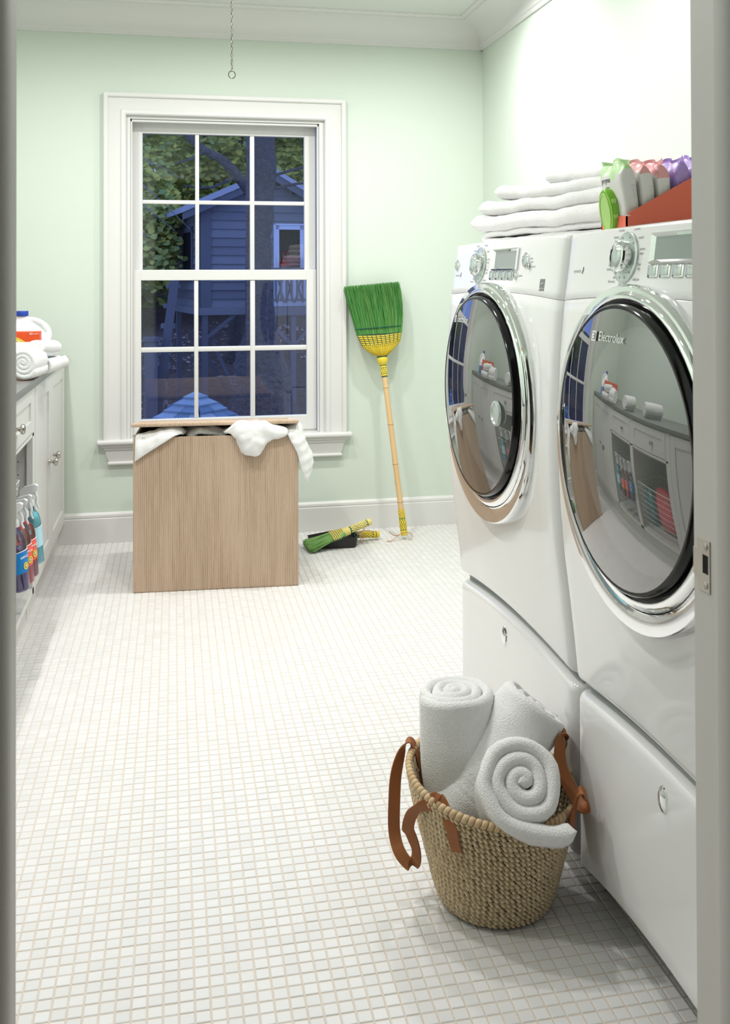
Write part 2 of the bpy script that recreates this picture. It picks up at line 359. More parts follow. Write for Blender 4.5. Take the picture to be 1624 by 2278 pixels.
# hallway the camera stands in
struct(MB().box(-1.3, 1.9, -1.5, YF-.12, -.1, 0).build('floor_hall', mat('hall_floor', (.20, .12, .07), .4), loc=(0, 0, 0), smooth=0))
w = MB(); w.box(-1.4, -1.3, -1.5, YF-.12, 0, CEIL).box(1.9, 2.0, -1.5, YF-.12, 0, CEIL).box(-1.4, 2.0, -1.6, -1.5, 0, CEIL).box(-1.3, XL-.1, YF-.12, YF-.02, 0, CEIL).box(XR+.1, 1.9, YF-.12, YF-.02, 0, CEIL)
struct(w.build('wall_hall', M_hall, loc=(0, -1.5, 0), smooth=0))
struct(MB().box(-1.4, 2.0, -1.6, YF-.12, CEIL, CEIL+.1).build('ceiling_hall', M_hall, loc=(0, 0, CEIL), smooth=0))

# door frame
door = sroot('door_1'); door.location = (0.24, 1.0, 0)
MB().box(DL-.02, DL, YF-.12, YF, 0, DT).build('hinge_jamb', M_jamb, door, smooth=0)
MB().box(DR, DR+.02, YF-.12, YF, 0, DT).build('strike_jamb', M_jamb, door, smooth=0)
MB().box(DL-.02, DR+.02, YF-.12, YF, DT, DT+.02).build('head_jamb', M_jamb, door, smooth=0)
KD = 1.06/1.14
def sy(y): return y*KD
def sz(z): return 1.2+(z-1.2)*KD
st = [(DR, sy(1.030)), (DR-.005, sy(1.0305)), (DR-.0075, sy(1.036)), (DR-.011, sy(1.046)), (DR-.0115, sy(1.066)), (DR-.010, sy(1.068)), (DR, sy(1.068))]
MB().prism(st, 'z', 0, DT).build('door_stop', M_jamb, door, smooth=30)
MB().prism([(DL+DR-x, y-.034) for x, y in st], 'z', 0, DT).build('door_stop', M_jamb, door, smooth=30)
sp = MB()
# plate with a real opening: strips round the latch hole
for y0, y1, z0, z1 in ((1.1175, 1.130, .800, .866), (1.104, 1.1175, .800, .823), (1.104, 1.1175, .847, .866), (1.130, 1.1395, .816, .851), (1.1015, 1.104, .800, .866)):
    sp.box(DR-.0014, DR, sy(y0), sy(y1), sz(z0), sz(z1))
strike = sp.build('strike_plate', M_strike, door, smooth=0)
MB().box(DR-.0006, DR-.0002, sy(1.104), sy(1.1175), sz(.823), sz(.847)).build('latch_hole', mat('hole_dark', (.004, .004, .004), .9), strike, smooth=0)
for z in (.8085, .8575):
    MB().lathe([(.0044, 0), (.004, -.0008), (.0012, -.0004), (0, -.0012)], (DR-.0014, sy(1.110), sz(z)), 'x', 14).build('screw', M_nick, strike)
for zc, y1 in ((1.053, 1.084), (0.354, 1.087)):
    hl = MB().box(DL, DL+.0022, sy(1.024), sy(y1), sz(zc-.049), sz(zc+.049), .0006, 1).build('hinge_leaf', M_bronze, door)
    for dz in (-.012, .0125):
        MB().lathe([(.0058, 0), (.0056, .0012), (.0033, .0016), (0, .0008)], (DL+.0022, sy(1.0595), sz(zc+dz)), 'x', 18).build('screw', M_bronze, hl)
        MB().box(DL+.0030, DL+.0040, sy(1.0555), sy(1.0635), sz(zc+dz)-.0008, sz(zc+dz)+.0008).build('screw_slot', M_ink2, hl, smooth=0)

# ------------------------------------------------------------------ window
win = sroot('window_1'); win.location = (0.245, YB, OZ0)
def casing(prof, x0, x1, z0, zt, y):
    P = []
    for wd, t in prof: P.append([(x0+wd, y-t, z0), (x0+wd, y-t, zt-wd), (x1-wd, y-t, zt-wd), (x1-wd, y-t, z0)])
    return MB().grid(P)
casing([(0, 0), (0, .027), (.004, .030), (.016, .030), (.020, .027), (.0225, .019), (.030, .0165), (.076, .0145), (.0785, .0195), (.083, .0215), (.094, .0215), (.0995, .017), (.1015, .0)], -0.3150, 0.8045, .466, 2.0490, YB).build('casing', M_trim, win, smooth=28)
MB().box(-.343, .829, YB-.052, YB+.075, .447, .4668, .007, 3).build('sill', M_trim, win)
a = MB(); a.box(-.326, .812, YB-.036, YB, .434, .447, .004, 2).box(-.312, .798, YB-.025, YB, .4205, .4345, .003, 2)
a.prism([(-.306, .4205), (.792, .4205), (.790, .398), (.778, .368), (-.292, .368), (-.304, .398)], 'y', YB-.016, YB)
a.box(-.297, .783, YB-.027, YB, .3525, .3675, .006, 3); a.build('apron', M_trim, win)
j = MB(); j.box(OX0-.001, -.1975, YB+.002, YB+.17, .4668, 1.935).box(.6800, OX1+.001, YB+.002, YB+.17, .4668, 1.935).box(OX0, OX1, YB+.002, YB+.17, 1.9350, 1.956)
j.box(-.1975, -.1885, YB+.012, YB+.040, .4668, 1.935, .002, 1).box(.671, .680, YB+.012, YB+.040, .4668, 1.935, .002, 1).box(-.1975, .680, YB+.012, YB+.040, 1.922, 1.935, .002, 1)
j.box(-.1975, .680, YB+.05, YB+.17, .447, .474); j.build('jamb_lining', M_trim, win)
def sash(name, y0, y1, x0, x1, z0, z1, xs, zs):
    """xs,zs = list of (glass start, glass end)"""
    gx0, gx1, gz0, gz1 = xs[0][0], xs[-1][1], zs[0][0], zs[-1][1]
    f = MB(); f.box(x0, gx0, y0, y1, z0, z1, .002, 1).box(gx1, x1, y0, y1, z0, z1, .002, 1).box(gx0-.002, gx1+.002, y0, y1, z0, gz0, .002, 1).box(gx0-.002, gx1+.002, y0, y1, gz1, z1, .002, 1)
    sa = f.build(name, M_trim, win, smooth=30)
    for i in range(len(xs)-1): MB().box(xs[i][1], xs[i+1][0], y0+.004, y1-.004, gz0, gz1, .004, 2).build('muntin', M_trim, sa)
    for i in range(len(zs)-1):
        for (p, q) in xs: MB().box(p-.004, q+.004, y0+.006, y1-.006, zs[i][1], zs[i+1][0], .004, 2).build('muntin', M_trim, sa)
    ym = (y0+y1)/2+.006
    for p, q in xs:
        for r, t in zs: MB().add([(p-.001, ym, r-.001), (q+.001, ym, r-.001), (q+.001, ym, t+.001), (p-.001, ym, t+.001)], [(0, 1, 2, 3)]).build('pane', M_pane, sa, smooth=0)
sash('upper_sash', 4.600, 4.634, -.1965, .672, 1.19, 1.930, [(-.1447, .0979), (.1168, .3565), (.3779, .6187)], [(1.2340, 1.5493), (1.5683, 1.8805)])
sash('lower_sash', 4.565, 4.598, -.1955, .6702, .4745, 1.2390, [(-.1505, .0919), (.1115, .3545), (.3770, .6235)], [(.5435, .8545), (.8775, 1.1895)])

# ------------------------------------------------------------------ cabinets on the left
CF = -0.485           # cabinet face plane
def knob(x, y, z, parent):
    return MB().lathe([(.011, 0), (.0105, .002), (.006, .004), (.0055, .013), (.0095, .017), (.0155, .021), (.0165, .026), (.0145, .031), (.008, .033), (0, .0335)], (x, y, z), 'x', 20).build('knob', M_nick, parent)
def shaker(name, parent, y0, y1, z0, z1, ky=None, kz=None, rail=.055, mt=None):
    f = MB(); x0, x1 = CF-.018, CF+.002; r = rail
    f.box(x0, x1, y0, y0+r, z0, z1, .0015, 1).box(x0, x1, y1-r, y1, z0, z1, .0015, 1).box(x0, x1, y0+r-.001, y1-r+.001, z0, z0+r, .0015, 1).box(x0, x1, y0+r-.001, y1-r+.001, z1-r, z1, .0015, 1)
    f.box(x0+.002, x1-.0075, y0+r-.002, y1-r+.002, z0+r-.002, z1-r+.002)
    d = f.build(name, M_cab, parent, smooth=30)
    if ky is not None: knob(CF+.002 if (ky < y0+r or ky > y1-r or kz > z1-r or kz < z0+r) else CF-.0055, ky, kz, d)
    return d
def carcass(y0, y1, parent, open_bay=None):
    f = MB(); xb = XL+.012; xf = CF-.020
    f.box(xb, xf, y0, y0+.018, .09, .822).box(xb, xf, y1-.018, y1, .09, .822).box(xb, xb+.01, y0, y1, .09, .822).box(xb, xf, y0, y1, .1025, .1195)
    f.box(xb+.02, xf, y0, y1, .635, .652) if open_bay else None
    c = f.build('carcass', M_cabin if open_bay else M_cab, parent, smooth=0)
    MB().box(-.56, -.511, y0, y1, 0, .09).build('toe_kick', M_cab, parent, smooth=0)
    return c
lab = {'far': 'white two-door base cabinet in the far corner beside the window wall', 'bay': 'white base cabinet with drawer over open bay holding spray bottles', 'bay2': 'white base cabinet with drawer over open bay, second from the doorway', 'near': 'white base cabinet nearest the doorway, behind the left jamb'}
c1 = thing('base_cabinet', lab['far'], 'cabinet', (-.8, 4.03, 0)); carcass(3.555, 4.505, c1)
MB().box(CF-.020, CF, 3.545, 3.575, .0975, .822).box(CF-.020, CF, 4.485, 4.5045, .0975, .822).box(CF-.02, CF-.002, 3.57, 4.49, .0975, .112).build('face_frame', M_cab, c1, smooth=0)
shaker('door', c1, 3.578, 4.012, .114, .818, 3.955, .478, .06)
shaker('door', c1, 4.016, 4.484, .114, .818, 4.105, .478, .06)
for nm, y0, y1, kk in (('bay', 2.945, 3.545, 1), ('bay2', 2.345, 2.945, 1)):
    c = thing('base_cabinet', lab[nm], 'cabinet', (-.8, (y0+y1)/2, 0)); carcass(y0, y1, c, True)
    f = MB(); f.box(CF-.020, CF, y0, y0+.028, .0975, .822).box(CF-.020, CF, y1-.03, y1, .0975, .822).box(CF-.02, CF, y0, y1, .648, .660).box(CF-.02, CF, y0, y1, .0975, .1195); f.build('face_frame', M_cab, c, smooth=0)
    shaker('drawer', c, y0+.03, y1-.032, .664, .818, (y0+y1)/2-.085, .728, .045)
    for q in range(9):
        MB().lathe([(.0026, 0), (.0026, .0006), (0, .0006)], (-.80+0.0, y1-.0185, .22+q*.045), 'y', 8).build('shelf_pin_hole', M_ink2, c)
        MB().lathe([(.0026, 0), (.0026, .0006), (0, .0006)], (-.535, y1-.0185, .20+q*.045), 'y', 8).build('shelf_pin_hole', M_ink2, c)
c4 = thing('base_cabinet', lab['near'], 'cabinet', (-.8, 1.75, 0)); carcass(1.16, 2.345, c4)
MB().box(CF-.020, CF, 1.16, 1.185, .0975, .822).box(CF-.020, CF, 2.32, 2.345, .0975, .822).box(CF-.02, CF-.002, 1.18, 2.33, .0975, .112).build('face_frame', M_cab, c4, smooth=0)
shaker('door', c4, 1.188, 1.750, .114, .818, 1.70, .50, .06); shaker('door', c4, 1.754, 2.317, .114, .818, 1.80, .50, .06)
tag(MB().box(XL, -.472, 1.145, YB-.001, .823, .8505, .003, 2).build('countertop', M_stone, loc=(-.8, 2.9, .823)), 'long grey stone countertop running over the white cabinets', 'countertop')

# wire baskets in the open bays
def wire_basket(name, label, x0, x1, y0, y1, z0, z1, nx, ny, nz_, group=None):
    t = thing(name, label, 'basket', ((x0+x1)/2, (y0+y1)/2, z0), group); r = .0016
    fl = .012
    def ring(z, e): return [(x0-e, y0-e, z), (x1+e, y0-e, z), (x1+e, y1+e, z), (x0-e, y1+e, z)]
    MB().tube(ring(z1, fl), .0028, 6, closed=True).build('rim', M_wire, t)
    g = MB()
    for i in range(ny+1):
        y = y0+(y1-y0)*i/ny; ye = y0-fl+(y1-y0+2*fl)*i/ny; g.tube([(x0-fl, ye, z1), (x0, y, z0), (x1, y, z0), (x1+fl, ye, z1)], r, 4)
    for i in range(nx+1):
        x = x0+(x1-x0)*i/nx; xe = x0-fl+(x1-x0+2*fl)*i/nx; g.tube([(xe, y0-fl, z1), (x, y0, z0), (x, y1, z0), (xe, y1+fl, z1)], r, 4)
    for i in range(nz_): g.tube(ring(z0+(z1-z0)*i/nz_, fl*i/nz_), r, 4, closed=True)
    stuff(g.build('wires', M_wire, t, smooth=0)); return t
wire_basket('wire_basket', 'white wire basket resting high in the bay behind the spray bottles', -.88, -.540, 2.985, 3.49, .425, .500, 10, 14, 3)
wire_basket('wire_basket', 'white wire basket on the bay floor carrying the hanging spray bottles', -.90, -.540, 2.985, 3.49, .1215, .400, 8, 14, 7)
wire_basket('wire_basket', 'white wire basket in the second open bay with a red pouch', -.90, -.535, 2.385, 2.90, .1215, .420, 8, 14, 8)
p = rbox(.10, .26, .30, 3, 6); p.xf(Matrix.Translation((-.66, 2.62, .275))); tag(p.build('pouch', M_lred, loc=(-.66, 2.62, .125)), 'red refill pouch standing in the second wire basket', 'pouch')
p = rbox(.10, .12, .26, 3, 6); p.xf(Matrix.Translation((-.65, 2.84, .256))); tag(p.build('pouch', mat('teal_film', (.02, .20, .22), .3), loc=(-.65, 2.84, .125)), 'teal refill pouch beside the red pouch in wire basket', 'pouch')

# spray bottles hung by their triggers on the basket front
def spray(y, x, z, liq, lbl, label, emblem, half=None, full=False):
    t = thing('spray_bottle', label, 'bottle', (x, y, z), 'spray bottles in the open cabinet bay'); o = (x, y, z); R = .034
    t.rotation_euler = (0, math.radians(-5), 0)
    body = [(0, 0), (R*.86, 0), (R, .006), (R, .125), (R*.97, .140), (R*.85, .155), (R*.6, .168), (.0145, .176), (.0135, .190), (0, .190)]
    MB().lathe(body, o, 'z', 24, sx=.86).build('body', M_clearb, t)
    q = .985; lv = .135 if not full else .168
    li = [(0, .002), (R*.84, .002), (R*q, .008), (R*q, .122)]+([(R*.95, .138), (R*.83, .153), (R*.55, .166), (0, .166)] if full else [(0, .122)])
    MB().lathe(li, o, 'z', 24, sx=.86).build('liquid', liq, t)
    if half: MB().lathe([(0, .0015), (R*.85, .0015), (R*.992, .0075), (R*.992, .047), (0, .047)], o, 'z', 24, sx=.86).build('lower_liquid', half, t)
    P = []
    for zz in (.052, .114):
        P.append([(x+R*1.012*.86*math.cos(a), y+R*1.012*math.sin(a), z+zz+.004*math.cos(a)) for a in [(-1.75+3.5*k/20) for k in range(21)]])
    lb = MB().grid(P).build('label', lbl, t)
    MB().tube([(x+R*1.02*.86*math.cos(a), y+R*1.02*math.sin(a), z+.1145+.004*math.cos(a)) for a in [(-1.75+3.5*k/20) for k in range(21)]], .0011, 5).build('label_stripe', M_wprint, t)
    if emblem:
        a0 = -.55; c = Vector((x+R*1.03*.86*math.cos(a0), y+R*1.03*math.sin(a0), z+.073)); n_ = Vector((math.cos(a0), .86*math.sin(a0), 0)).normalized(); rt = Vector((-n_.y, n_.x, 0)); Mx = frame(c, rt, (0, 0, 1))
        e = MB().lathe([(.0075, 0), (.0075, .0006), (.0105, .0006), (.0105, 0)], (0, 0, 0), 'z', 24); e.xf(Mx); e.build('emblem', M_yline, t)
        e = MB()
        for ang in range(5): e.tube([(.001*math.cos(ang*1.26), .001*math.sin(ang*1.26), .0004), (.0042*math.cos(ang*1.26+.5), .0042*math.sin(ang*1.26+.5), .0004)], .001, 4)
        e.xf(Mx); e.build('emblem', M_wprint, t)
        text('lettering', 'SURFACE', .0085, frame(c+Vector((0, 0, .0265))-rt*.004+n_*.0005, rt, (0, 0, 1)), M_wprint, t)
    # trigger head
    MB().lathe([(.0155, .186), (.0165, .189), (.0165, .205), (.013, .212), (0, .212)], o, 'z', 18).build('collar', M_clear, t)
    h = MB().prism([(-.030, .214), (-.026, .242), (-.012, .252), (.022, .256), (.030, .250), (.026, .236), (.014, .228), (.012, .208), (-.012, .208)], 'y', -.009, .009); h.xf(Matrix.Translation(o)); h.build('sprayer_head', M_clear, t, smooth=25)
    tr = MB().tube([(x+.018, y, z+.230), (x+.024, y, z+.212), (x+.021, y, z+.192), (x+.026, y, z+.178)], [.005, .0045, .004, .003], 8); tr.build('trigger', M_clear, t)
    MB().tube([(x-.02, y, z+.228), (x-.058, y, z+.221), (x-.064, y, z+.190)], .0032, 6).build('hook', M_clear, t)
    return t
B0 = .212
spray(2.985, -.447, B0+.070, M_lblue, M_lblb, 'blue and violet spray bottle nearest the camera in the open bay', True, None)
spray(3.095, -.450, B0+.056, M_lred, M_lblr, 'red spray bottle between the blue one and the wine red one', True, None)
spray(3.195, -.450, B0+.047, M_lred, M_lblr, 'wine and red spray bottle next to the cyan one', True, M_lpurp)
spray(3.310, -.448, B0+.056, M_lcy, mat('label_pale_cyan', (.42, .72, .84), .4), 'cyan spray bottle farthest from the camera, overlapping the cabinet stile', False, None, True)

# bleach jug
def jug():
    x, y, z = -.577, 4.085, .8505; t = thing('bleach_jug', 'white plastic bleach jug with blue cap and blue label on countertop', 'jug', (x, y, z)); P = []
    prof = [(.0, .0), (.076, .0), (.083, .006), (.084, .105), (.081, .118), (.066, .142), (.045, .166), (.030, .182), (.024, .189), (.024, .198), (0, .198)]
    for r, h in prof:
        sh = -.027*max(0, min(1, (h-.105)/.085)); P.append([(x+sh+r*math.cos(a), y+r*.66*math.sin(a), z+h) for a in [2*PI*k/36 for k in range(36)]])
    MB().grid(P, closev=True).build('body', M_plw, t, smooth=50)
    MB().tube(crom([(x-.012, y, z+.176), (x+.010, y, z+.184), (x+.045, y, z+.172), (x+.070, y, z+.146), (x+.0765, y, z+.118), (x+.070, y, z+.092)], 8), [.0105]*20+[.012]*21, 12).build('handle', M_plw, t)
    MB().lathe([(0, .2185), (.0225, .2185), (.024, .216), (.024, .199), (.0225, .1975), (0, .1975)], (x-.027, y, z), 'z', 28).build('cap', M_blue, t)
    P = []
    for zz in (.010, .079): P.append([(x+.0852*math.cos(a), y+.0565*math.sin(a), z+zz) for a in [-PI*.98+k*PI*1.35/28 for k in range(29)]])
    MB().grid(P).build('label', M_lblb, t)
    a = -.75; c = Vector((x+.0862*math.cos(a), y+.0575*math.sin(a), z+.058)); nn = Vector((math.cos(a)*.66, math.sin(a), 0)).normalized(); rt = Vector((-nn.y, nn.x, 0)); Mx = frame(c, rt, (0, 0, 1))
    q = MB().add([(-.010, -.014, 0), (.022, -.004, 0), (.018, .019, 0), (-.002, .017, 0)], [(0, 1, 2, 3)]); q.xf(Mx); q.build('label_panel', M_lbll, t, smooth=0)
    q = MB().add([(-.040, .004, .0004), (-.012, -.010, .0004), (.010, -.018, .0004), (-.04, -.024, .0004)], [(0, 1, 2, 3)]); q.xf(Mx); q.build('label_panel', mat('label_red', (.62, .03, .03), .4), t, smooth=0)
    for i_, w_ in enumerate(('Regular', 'bleach', 'liquid')): text('lettering', w_, .0075, frame(c+nn*.0008+rt*.006+Vector((0, 0, .012-.009*i_)), rt+Vector((0, 0, .25)), (0, 0, 1)), M_ink2, t)
jug()
# orange box (dryer sheets)
def obox():
    x0, x1, y0, y1, z = -.83, -.516, 3.93, 3.985, .8505; t = thing('dryer_sheet_box', 'orange cardboard box with yellow swirl in front of bleach jug', 'box', ((x0+x1)/2, (y0+y1)/2, z))
    MB().box(x0, x1, y0, y1, z, z+.1425, .0012, 1).build('carton', M_or, t)
    P = []
    for r in (.072, .092): P.append([(-.640+r*1.1*math.cos(a), y0-.0006, z+.036+r*math.sin(a)) for a in [-.2+k*(PI+.3)/30 for k in range(31)]])
    MB().grid(P).build('swirl', M_yline, t, smooth=0)
    P = []
    for r, yy in ((.078, -.0010), (.083, -.0010)): P.append([(-.640+r*1.1*math.cos(a), y0+yy, z+.036+r*math.sin(a)) for a in [-.2+k*(PI+.3)/30 for k in range(31)]])
    MB().grid(P).build('swirl', mat('pale_yellow', (.88, .78, .35), .45), t, smooth=0)
    text('lettering', '40', .013, frame((-.549, y0-.0008, z+.1335), (1, 0, 0), (0, 0, 1)), M_wprint, t)
    text('lettering', 'SHEETS', .006, frame((-.530, y0-.0008, z+.133), (1, 0, 0), (0, 0, 1)), M_wprint, t)
obox()
# rolled towels on the counter: roll axis lies across the counter (x)
def roll(name, label, org, axis, up, R, L, turns, th, group=None, tail=None, seed=0, sq=1.0, start=0.0, jit=.0022, cat='towel', sq2=1.0, cone=0, r0=None, band=None):
    ax = Vector(axis).normalized(); u = Vector(up); u = (u-ax*u.dot(ax)).normalized(); v = ax.cross(u); o = Vector(org)
    r0 = th*.28 if r0 is None else r0
    s2 = spiral2d(r0, R-th/2, turns, 26, start, sq, sq2)
    s2 = [(a*(1+.09*noise.noise((a*22, b*22, seed))*1.0), b*(1+.09*noise.noise((a*22, b*22, seed+9.5)))) for a, b in s2]
    s2 = [(-s2[0][0]*1.5, -s2[0][1]*1.5), (-s2[0][0]*.6, -s2[0][1]*.6), (s2[0][0]*.3, s2[0][1]*.3)]+s2
    path = [o+v*a+u*b+ax*(cone*(1-math.hypot(a, b)/R)) for a, b in s2]
    if tail:
        d = (path[-1]-path[-2]).normalized()
        for k in range(1, 9): path.append(path[-1]+d*(tail/8)+u*(0.0006*k))
    mb = sheet(path, ax, L, th*1.02, 64 if band else 12, jit, 26, seed, edge=th*.55, band=band)
    return tag(mb.build(name, M_towel, loc=o-u*R*sq2, smooth=180), label, cat, group)
gT = 'rolled towels on the grey countertop'
roll('rolled_towel', 'large rolled white towel nearest the camera on countertop edge', (-.497, 3.520, .9105), (.14, .98, 0), (0, 0, 1), .0585, .155, 3.0, .0200, gT, seed=2, start=-.4)
roll('rolled_towel', 'rolled white towel lying at counter edge, under the upper rolled towel', (-.452, 3.725, .8840), (.16, .98, 0), (0, 0, 1), .0405, .21, 2.0, .0185, gT, seed=5, start=1.0, sq=1.1, sq2=.82)
roll('rolled_towel', 'upper rolled white towel resting over the lower rolled towel', (-.462, 3.675, .9480), (.16, .98, -.07), (0, 0, 1), .0385, .23, 1.8, .0185, gT, seed=9, start=.3, sq=1.15, sq2=.82)
roll('rolled_towel', 'rolled white towel lying behind the large one, against the orange box', (-.575, 3.735, .910), (.98, -.1, 0), (0, 0, 1), .056, .17, 2.4, .0200, gT, seed=31, start=.3)
roll('rolled_towel', 'rolled white towel hidden behind the door jamb, third along countertop', (-.62, 3.18, .907), (.9, -.3, 0), (0, 0, 1), .056, .24, 2.8, .020, gT, seed=12)
roll('rolled_towel', 'rolled white towel hidden behind the door jamb, last along countertop', (-.72, 2.80, .907), (1, .2, 0), (0, 0, 1), .056, .24, 2.8, .020, gT, seed=15)
# ------------------------------------------------------------------ washer and dryer
ZP = [(.40, .774), (.50, .764), (.58, .755), (.66, .745), (.76, .737), (.85, .733), (.95, .734), (1.05, .739), (1.16, .749), (1.20, .755), (1.30, .768)]
def Xv(z):
    for (a, x), (b, y) in zip(ZP, ZP[1:]):
        if z <= b or b == ZP[-1][0]: return x+(y-x)*(z-a)/(b-a)
    return ZP[-1][1]
HW = .352; RC = .026
def cols():
    c = [(-HW, .06)]+[(-(HW-RC)-RC*math.sin(a), RC*(1-math.cos(a))) for a in [math.radians(q) for q in (88, 75, 60, 45, 30, 15)]]
    c += [((HW-RC)*(k/14-1), 0) for k in range(0, 29)]
    return c+[(-y, x) for y, x in reversed(c[:7])]
def machine(yc, rot, label, thing_name, cat, it):
    piv = Vector((.766, 1.79, 0)); RM = Matrix.Translation(piv) @ Matrix.Rotation(-rot, 4, 'Z').inverted() @ Matrix.Translation(-piv)
    t = thing(thing_name, label, cat, RM @ Vector((1.1, yc, .43)))
    def put(mb, nm, mt, par=t, sm=35): mb.xf(RM); return mb.build(nm, mt, par, smooth=sm)
    def P(dy, z, off=0): return Vector((Xv(z)+off, yc+dy, z))
    arch = lambda y: 1-(y/HW)**2
    # lower front panel
    rows = []
    for (tt, ex) in ((0, .05), (0, .012), (.002, .0065), (.006, .0025), (.012, .0005), (.018, 0)): rows.append((lambda y, tt=tt: .410+.022*arch(y)+tt, ex))
    for k in range(1, 30): rows.append((lambda y, k=k: (.410+.022*arch(y)+.018)*(1-k/30)+(1.1525+.013*arch(y)-.002)*k/30, 0))
    rows += [(lambda y: 1.1525+.013*arch(y)-.001, .0001), (lambda y: 1.1525+.013*arch(y), .0012), (lambda y: 1.1525+.013*arch(y), .04)]
    g = [[(Xv(f(y))+xa+ex, yc+y*(1-.0 if ex < .01 else 1), f(y)) for (y, xa) in cols()] for f, ex in rows]
    put(MB().grid(g), 'front_panel', M_enam, sm=50)
    rows = [(lambda y: 1.1533+.013*arch(y), .04), (lambda y: 1.1533+.013*arch(y), .0012), (lambda y: 1.1548+.013*arch(y), 0)]
    for k in range(1, 9): rows.append((lambda y, k=k: 1.1548+.013*arch(y)+(1.2745+.004*arch(y)-1.1548-.013*arch(y))*k/8, 0))
    rows += [(lambda y: 1.2795+.004*arch(y), .001), (lambda y: 1.2825+.004*arch(y), .0035), (lambda y: 1.2840+.004*arch(y), .008)]
    g = [[(Xv(f(y))+xa+ex, yc+y, f(y)) for (y, xa) in cols()] for f, ex in rows]
    g.append([(1.40, yc+y, 1.2842) for (y, xa) in cols()])
    put(MB().grid(g), 'control_panel', M_enam, sm=50)
    put(MB().box(.80, 1.42, yc-HW+.004, yc+HW-.004, .437, 1.281, .004, 2), 'cabinet', M_enam)
    # door: mirror disc, bevelled ring, black gasket wall, smoked glass bubble, drum
    PX, GX = it['px'], it['px']-.016
    y0 = yc+it.get('dy', .012)
    n = 72
    def ell(r1, r2, cy, cz, x): return [(x, cy+r1*math.cos(2*PI*k/n), cz+r2*math.sin(2*PI*k/n)) for k in range(n)]
    cz, gz = .908, .925
    P_ = [ell(.287, .277, y0+.012, cz, PX+.045), ell(.290, .280, y0+.012, cz, PX+.012), ell(.289, .279, y0+.012, cz, PX+.004), ell(.286, .276, y0+.012, cz, PX), ell(.270, .262, y0+.008, cz+.004, PX-.001), ell(.262, .256, y0, gz-.004, PX+.002), ell(.260, .254, y0, gz-.003, PX-.001)]
    dd = put(MB().grid(P_, closev=True), 'door_trim', M_chrome, sm=40)
    P_ = [ell(.259, .253, y0, gz-.002, PX-.001), ell(.257, .251, y0, gz-.002, PX-.005), ell(.250, .244, y0, gz, PX-.0085), ell(.246, .240, y0, gz, PX-.008), ell(.244, .238, y0, gz, PX+.004)]
    put(MB().grid(P_, closev=True), 'door_ring', M_chrome, sm=50)
    P_ = [ell(.2445, .2385, y0, gz, PX+.004), ell(.239, .233, y0, gz, PX+.001), ell(.237, .231, y0, gz, GX-.002), ell(.234, .228, y0, gz, GX-.005), ell(.229, .223, y0, gz, GX-.0045)]
    put(MB().grid(P_, closev=True), 'door_gasket', M_black, sm=40)
    P_ = [ell(.2295*q, .2235*q, y0, gz, GX-.0045-.024*(1-q*q)) for q in (1, .985, .95, .9, .82, .72, .6, .48, .36, .24, .12, .02)]
    put(MB().grid(P_, closev=True), 'door_glass', M_doorg, sm=180)
    # inner rubber boot and drum
    P_ = [ell(.236, .230, y0, gz, GX+.001), ell(.205, .200, y0, gz-.004, GX+.028), ell(.190, .185, y0, gz-.008, GX+.10)]
    put(MB().grid(P_, closev=True), 'door_boot', mat('boot_grey', (.10, .105, .105), .35), sm=60)
    P_ = [ell(.190, .185, y0, gz-.008, GX+.10), ell(.235, .235, y0, gz-.010, GX+.15), ell(.240, .240, y0, gz-.010, GX+.42), ell(.12, .12, y0, gz-.010, GX+.45), ell(.005, .005, y0, gz-.010, GX+.455)]
    put(MB().grid(P_, closev=True), 'drum', M_steel, sm=40)
    if it.get('glass_disc'):
        by, bz = it['glass_disc']; m_ = MB().lathe([(.028, .002), (.027, -.003), (.023, -.004), (.021, -.001), (0, -.0015)], (GX-.018, yc+by, bz), 'x', 28); put(m_, 'door_disc', M_btn)  # plain round silver disc set on the door glass
    # brand lettering on the glass
    lx, lz = it['logo']; qq = ((lx-it.get('dy', .012))/.2295)**2+((lz-gz)/.2235)**2
    L0 = frame((GX-.0045-.024*(1-qq)-.0008, yc+lx, lz), (.048*(-(lx-it.get('dy', .012)))/.2295**2, -1, 0), (.048*(lz-gz)/.2235**2, 0, 1)); Mx = RM @ L0
    text('lettering', 'Electrolux', .0225, Mx @ Matrix.Translation((.008, 0, 0)), M_logo, t, .0002)
    e = MB().box(-.064, -.047, -.0085, .0085, 0, .0004); e.xf(L0); put(e, 'emblem', M_logo, sm=0)
    e = MB().tube([(-.0605, .005, .0006), (-.0505, .005, .0006), (-.0505, .001, .0006), (-.058, 0, .0006), (-.0505, -.001, .0006), (-.0505, -.005, .0006), (-.0605, -.005, .0006)], .0010, 4); e.xf(L0); put(e, 'emblem', M_ink, sm=0)
    # control panel fittings; local frame: right = -Y, up along the panel
    def fr(dy, z, off=0):
        up = Vector((Xv(z+.01)-Xv(z-.01), 0, .02)); return frame(P(dy, z, off), (0, -1, 0), up)
    def lat(nm, mt, dy, z, prof, par=t, sx=1, sy=1, n=28):
        m_ = MB().lathe(prof, (0, 0, 0), 'z', n, sx, sy); m_.xf(fr(dy, z)); return put(m_, nm, mt, par)
    dy, z = it['dial']
    dl = lat('dial', M_btn, dy, z, [(0, .002), (.0275, .002), (.0275, .004), (.041, .004), (.0445, .003), (.0455, -.001)], sx=.98)
    lat('dial_knob', M_chrome, dy, z, [(.028, .003), (.0275, .016), (.025, .019), (.022, .0195), (.0205, .017)], dl, sx=.98)
    lat('dial_face', M_btn, dy, z, [(.021, .0165), (.016, .0205), (.008, .0215), (0, .0218)], dl, sx=.98)
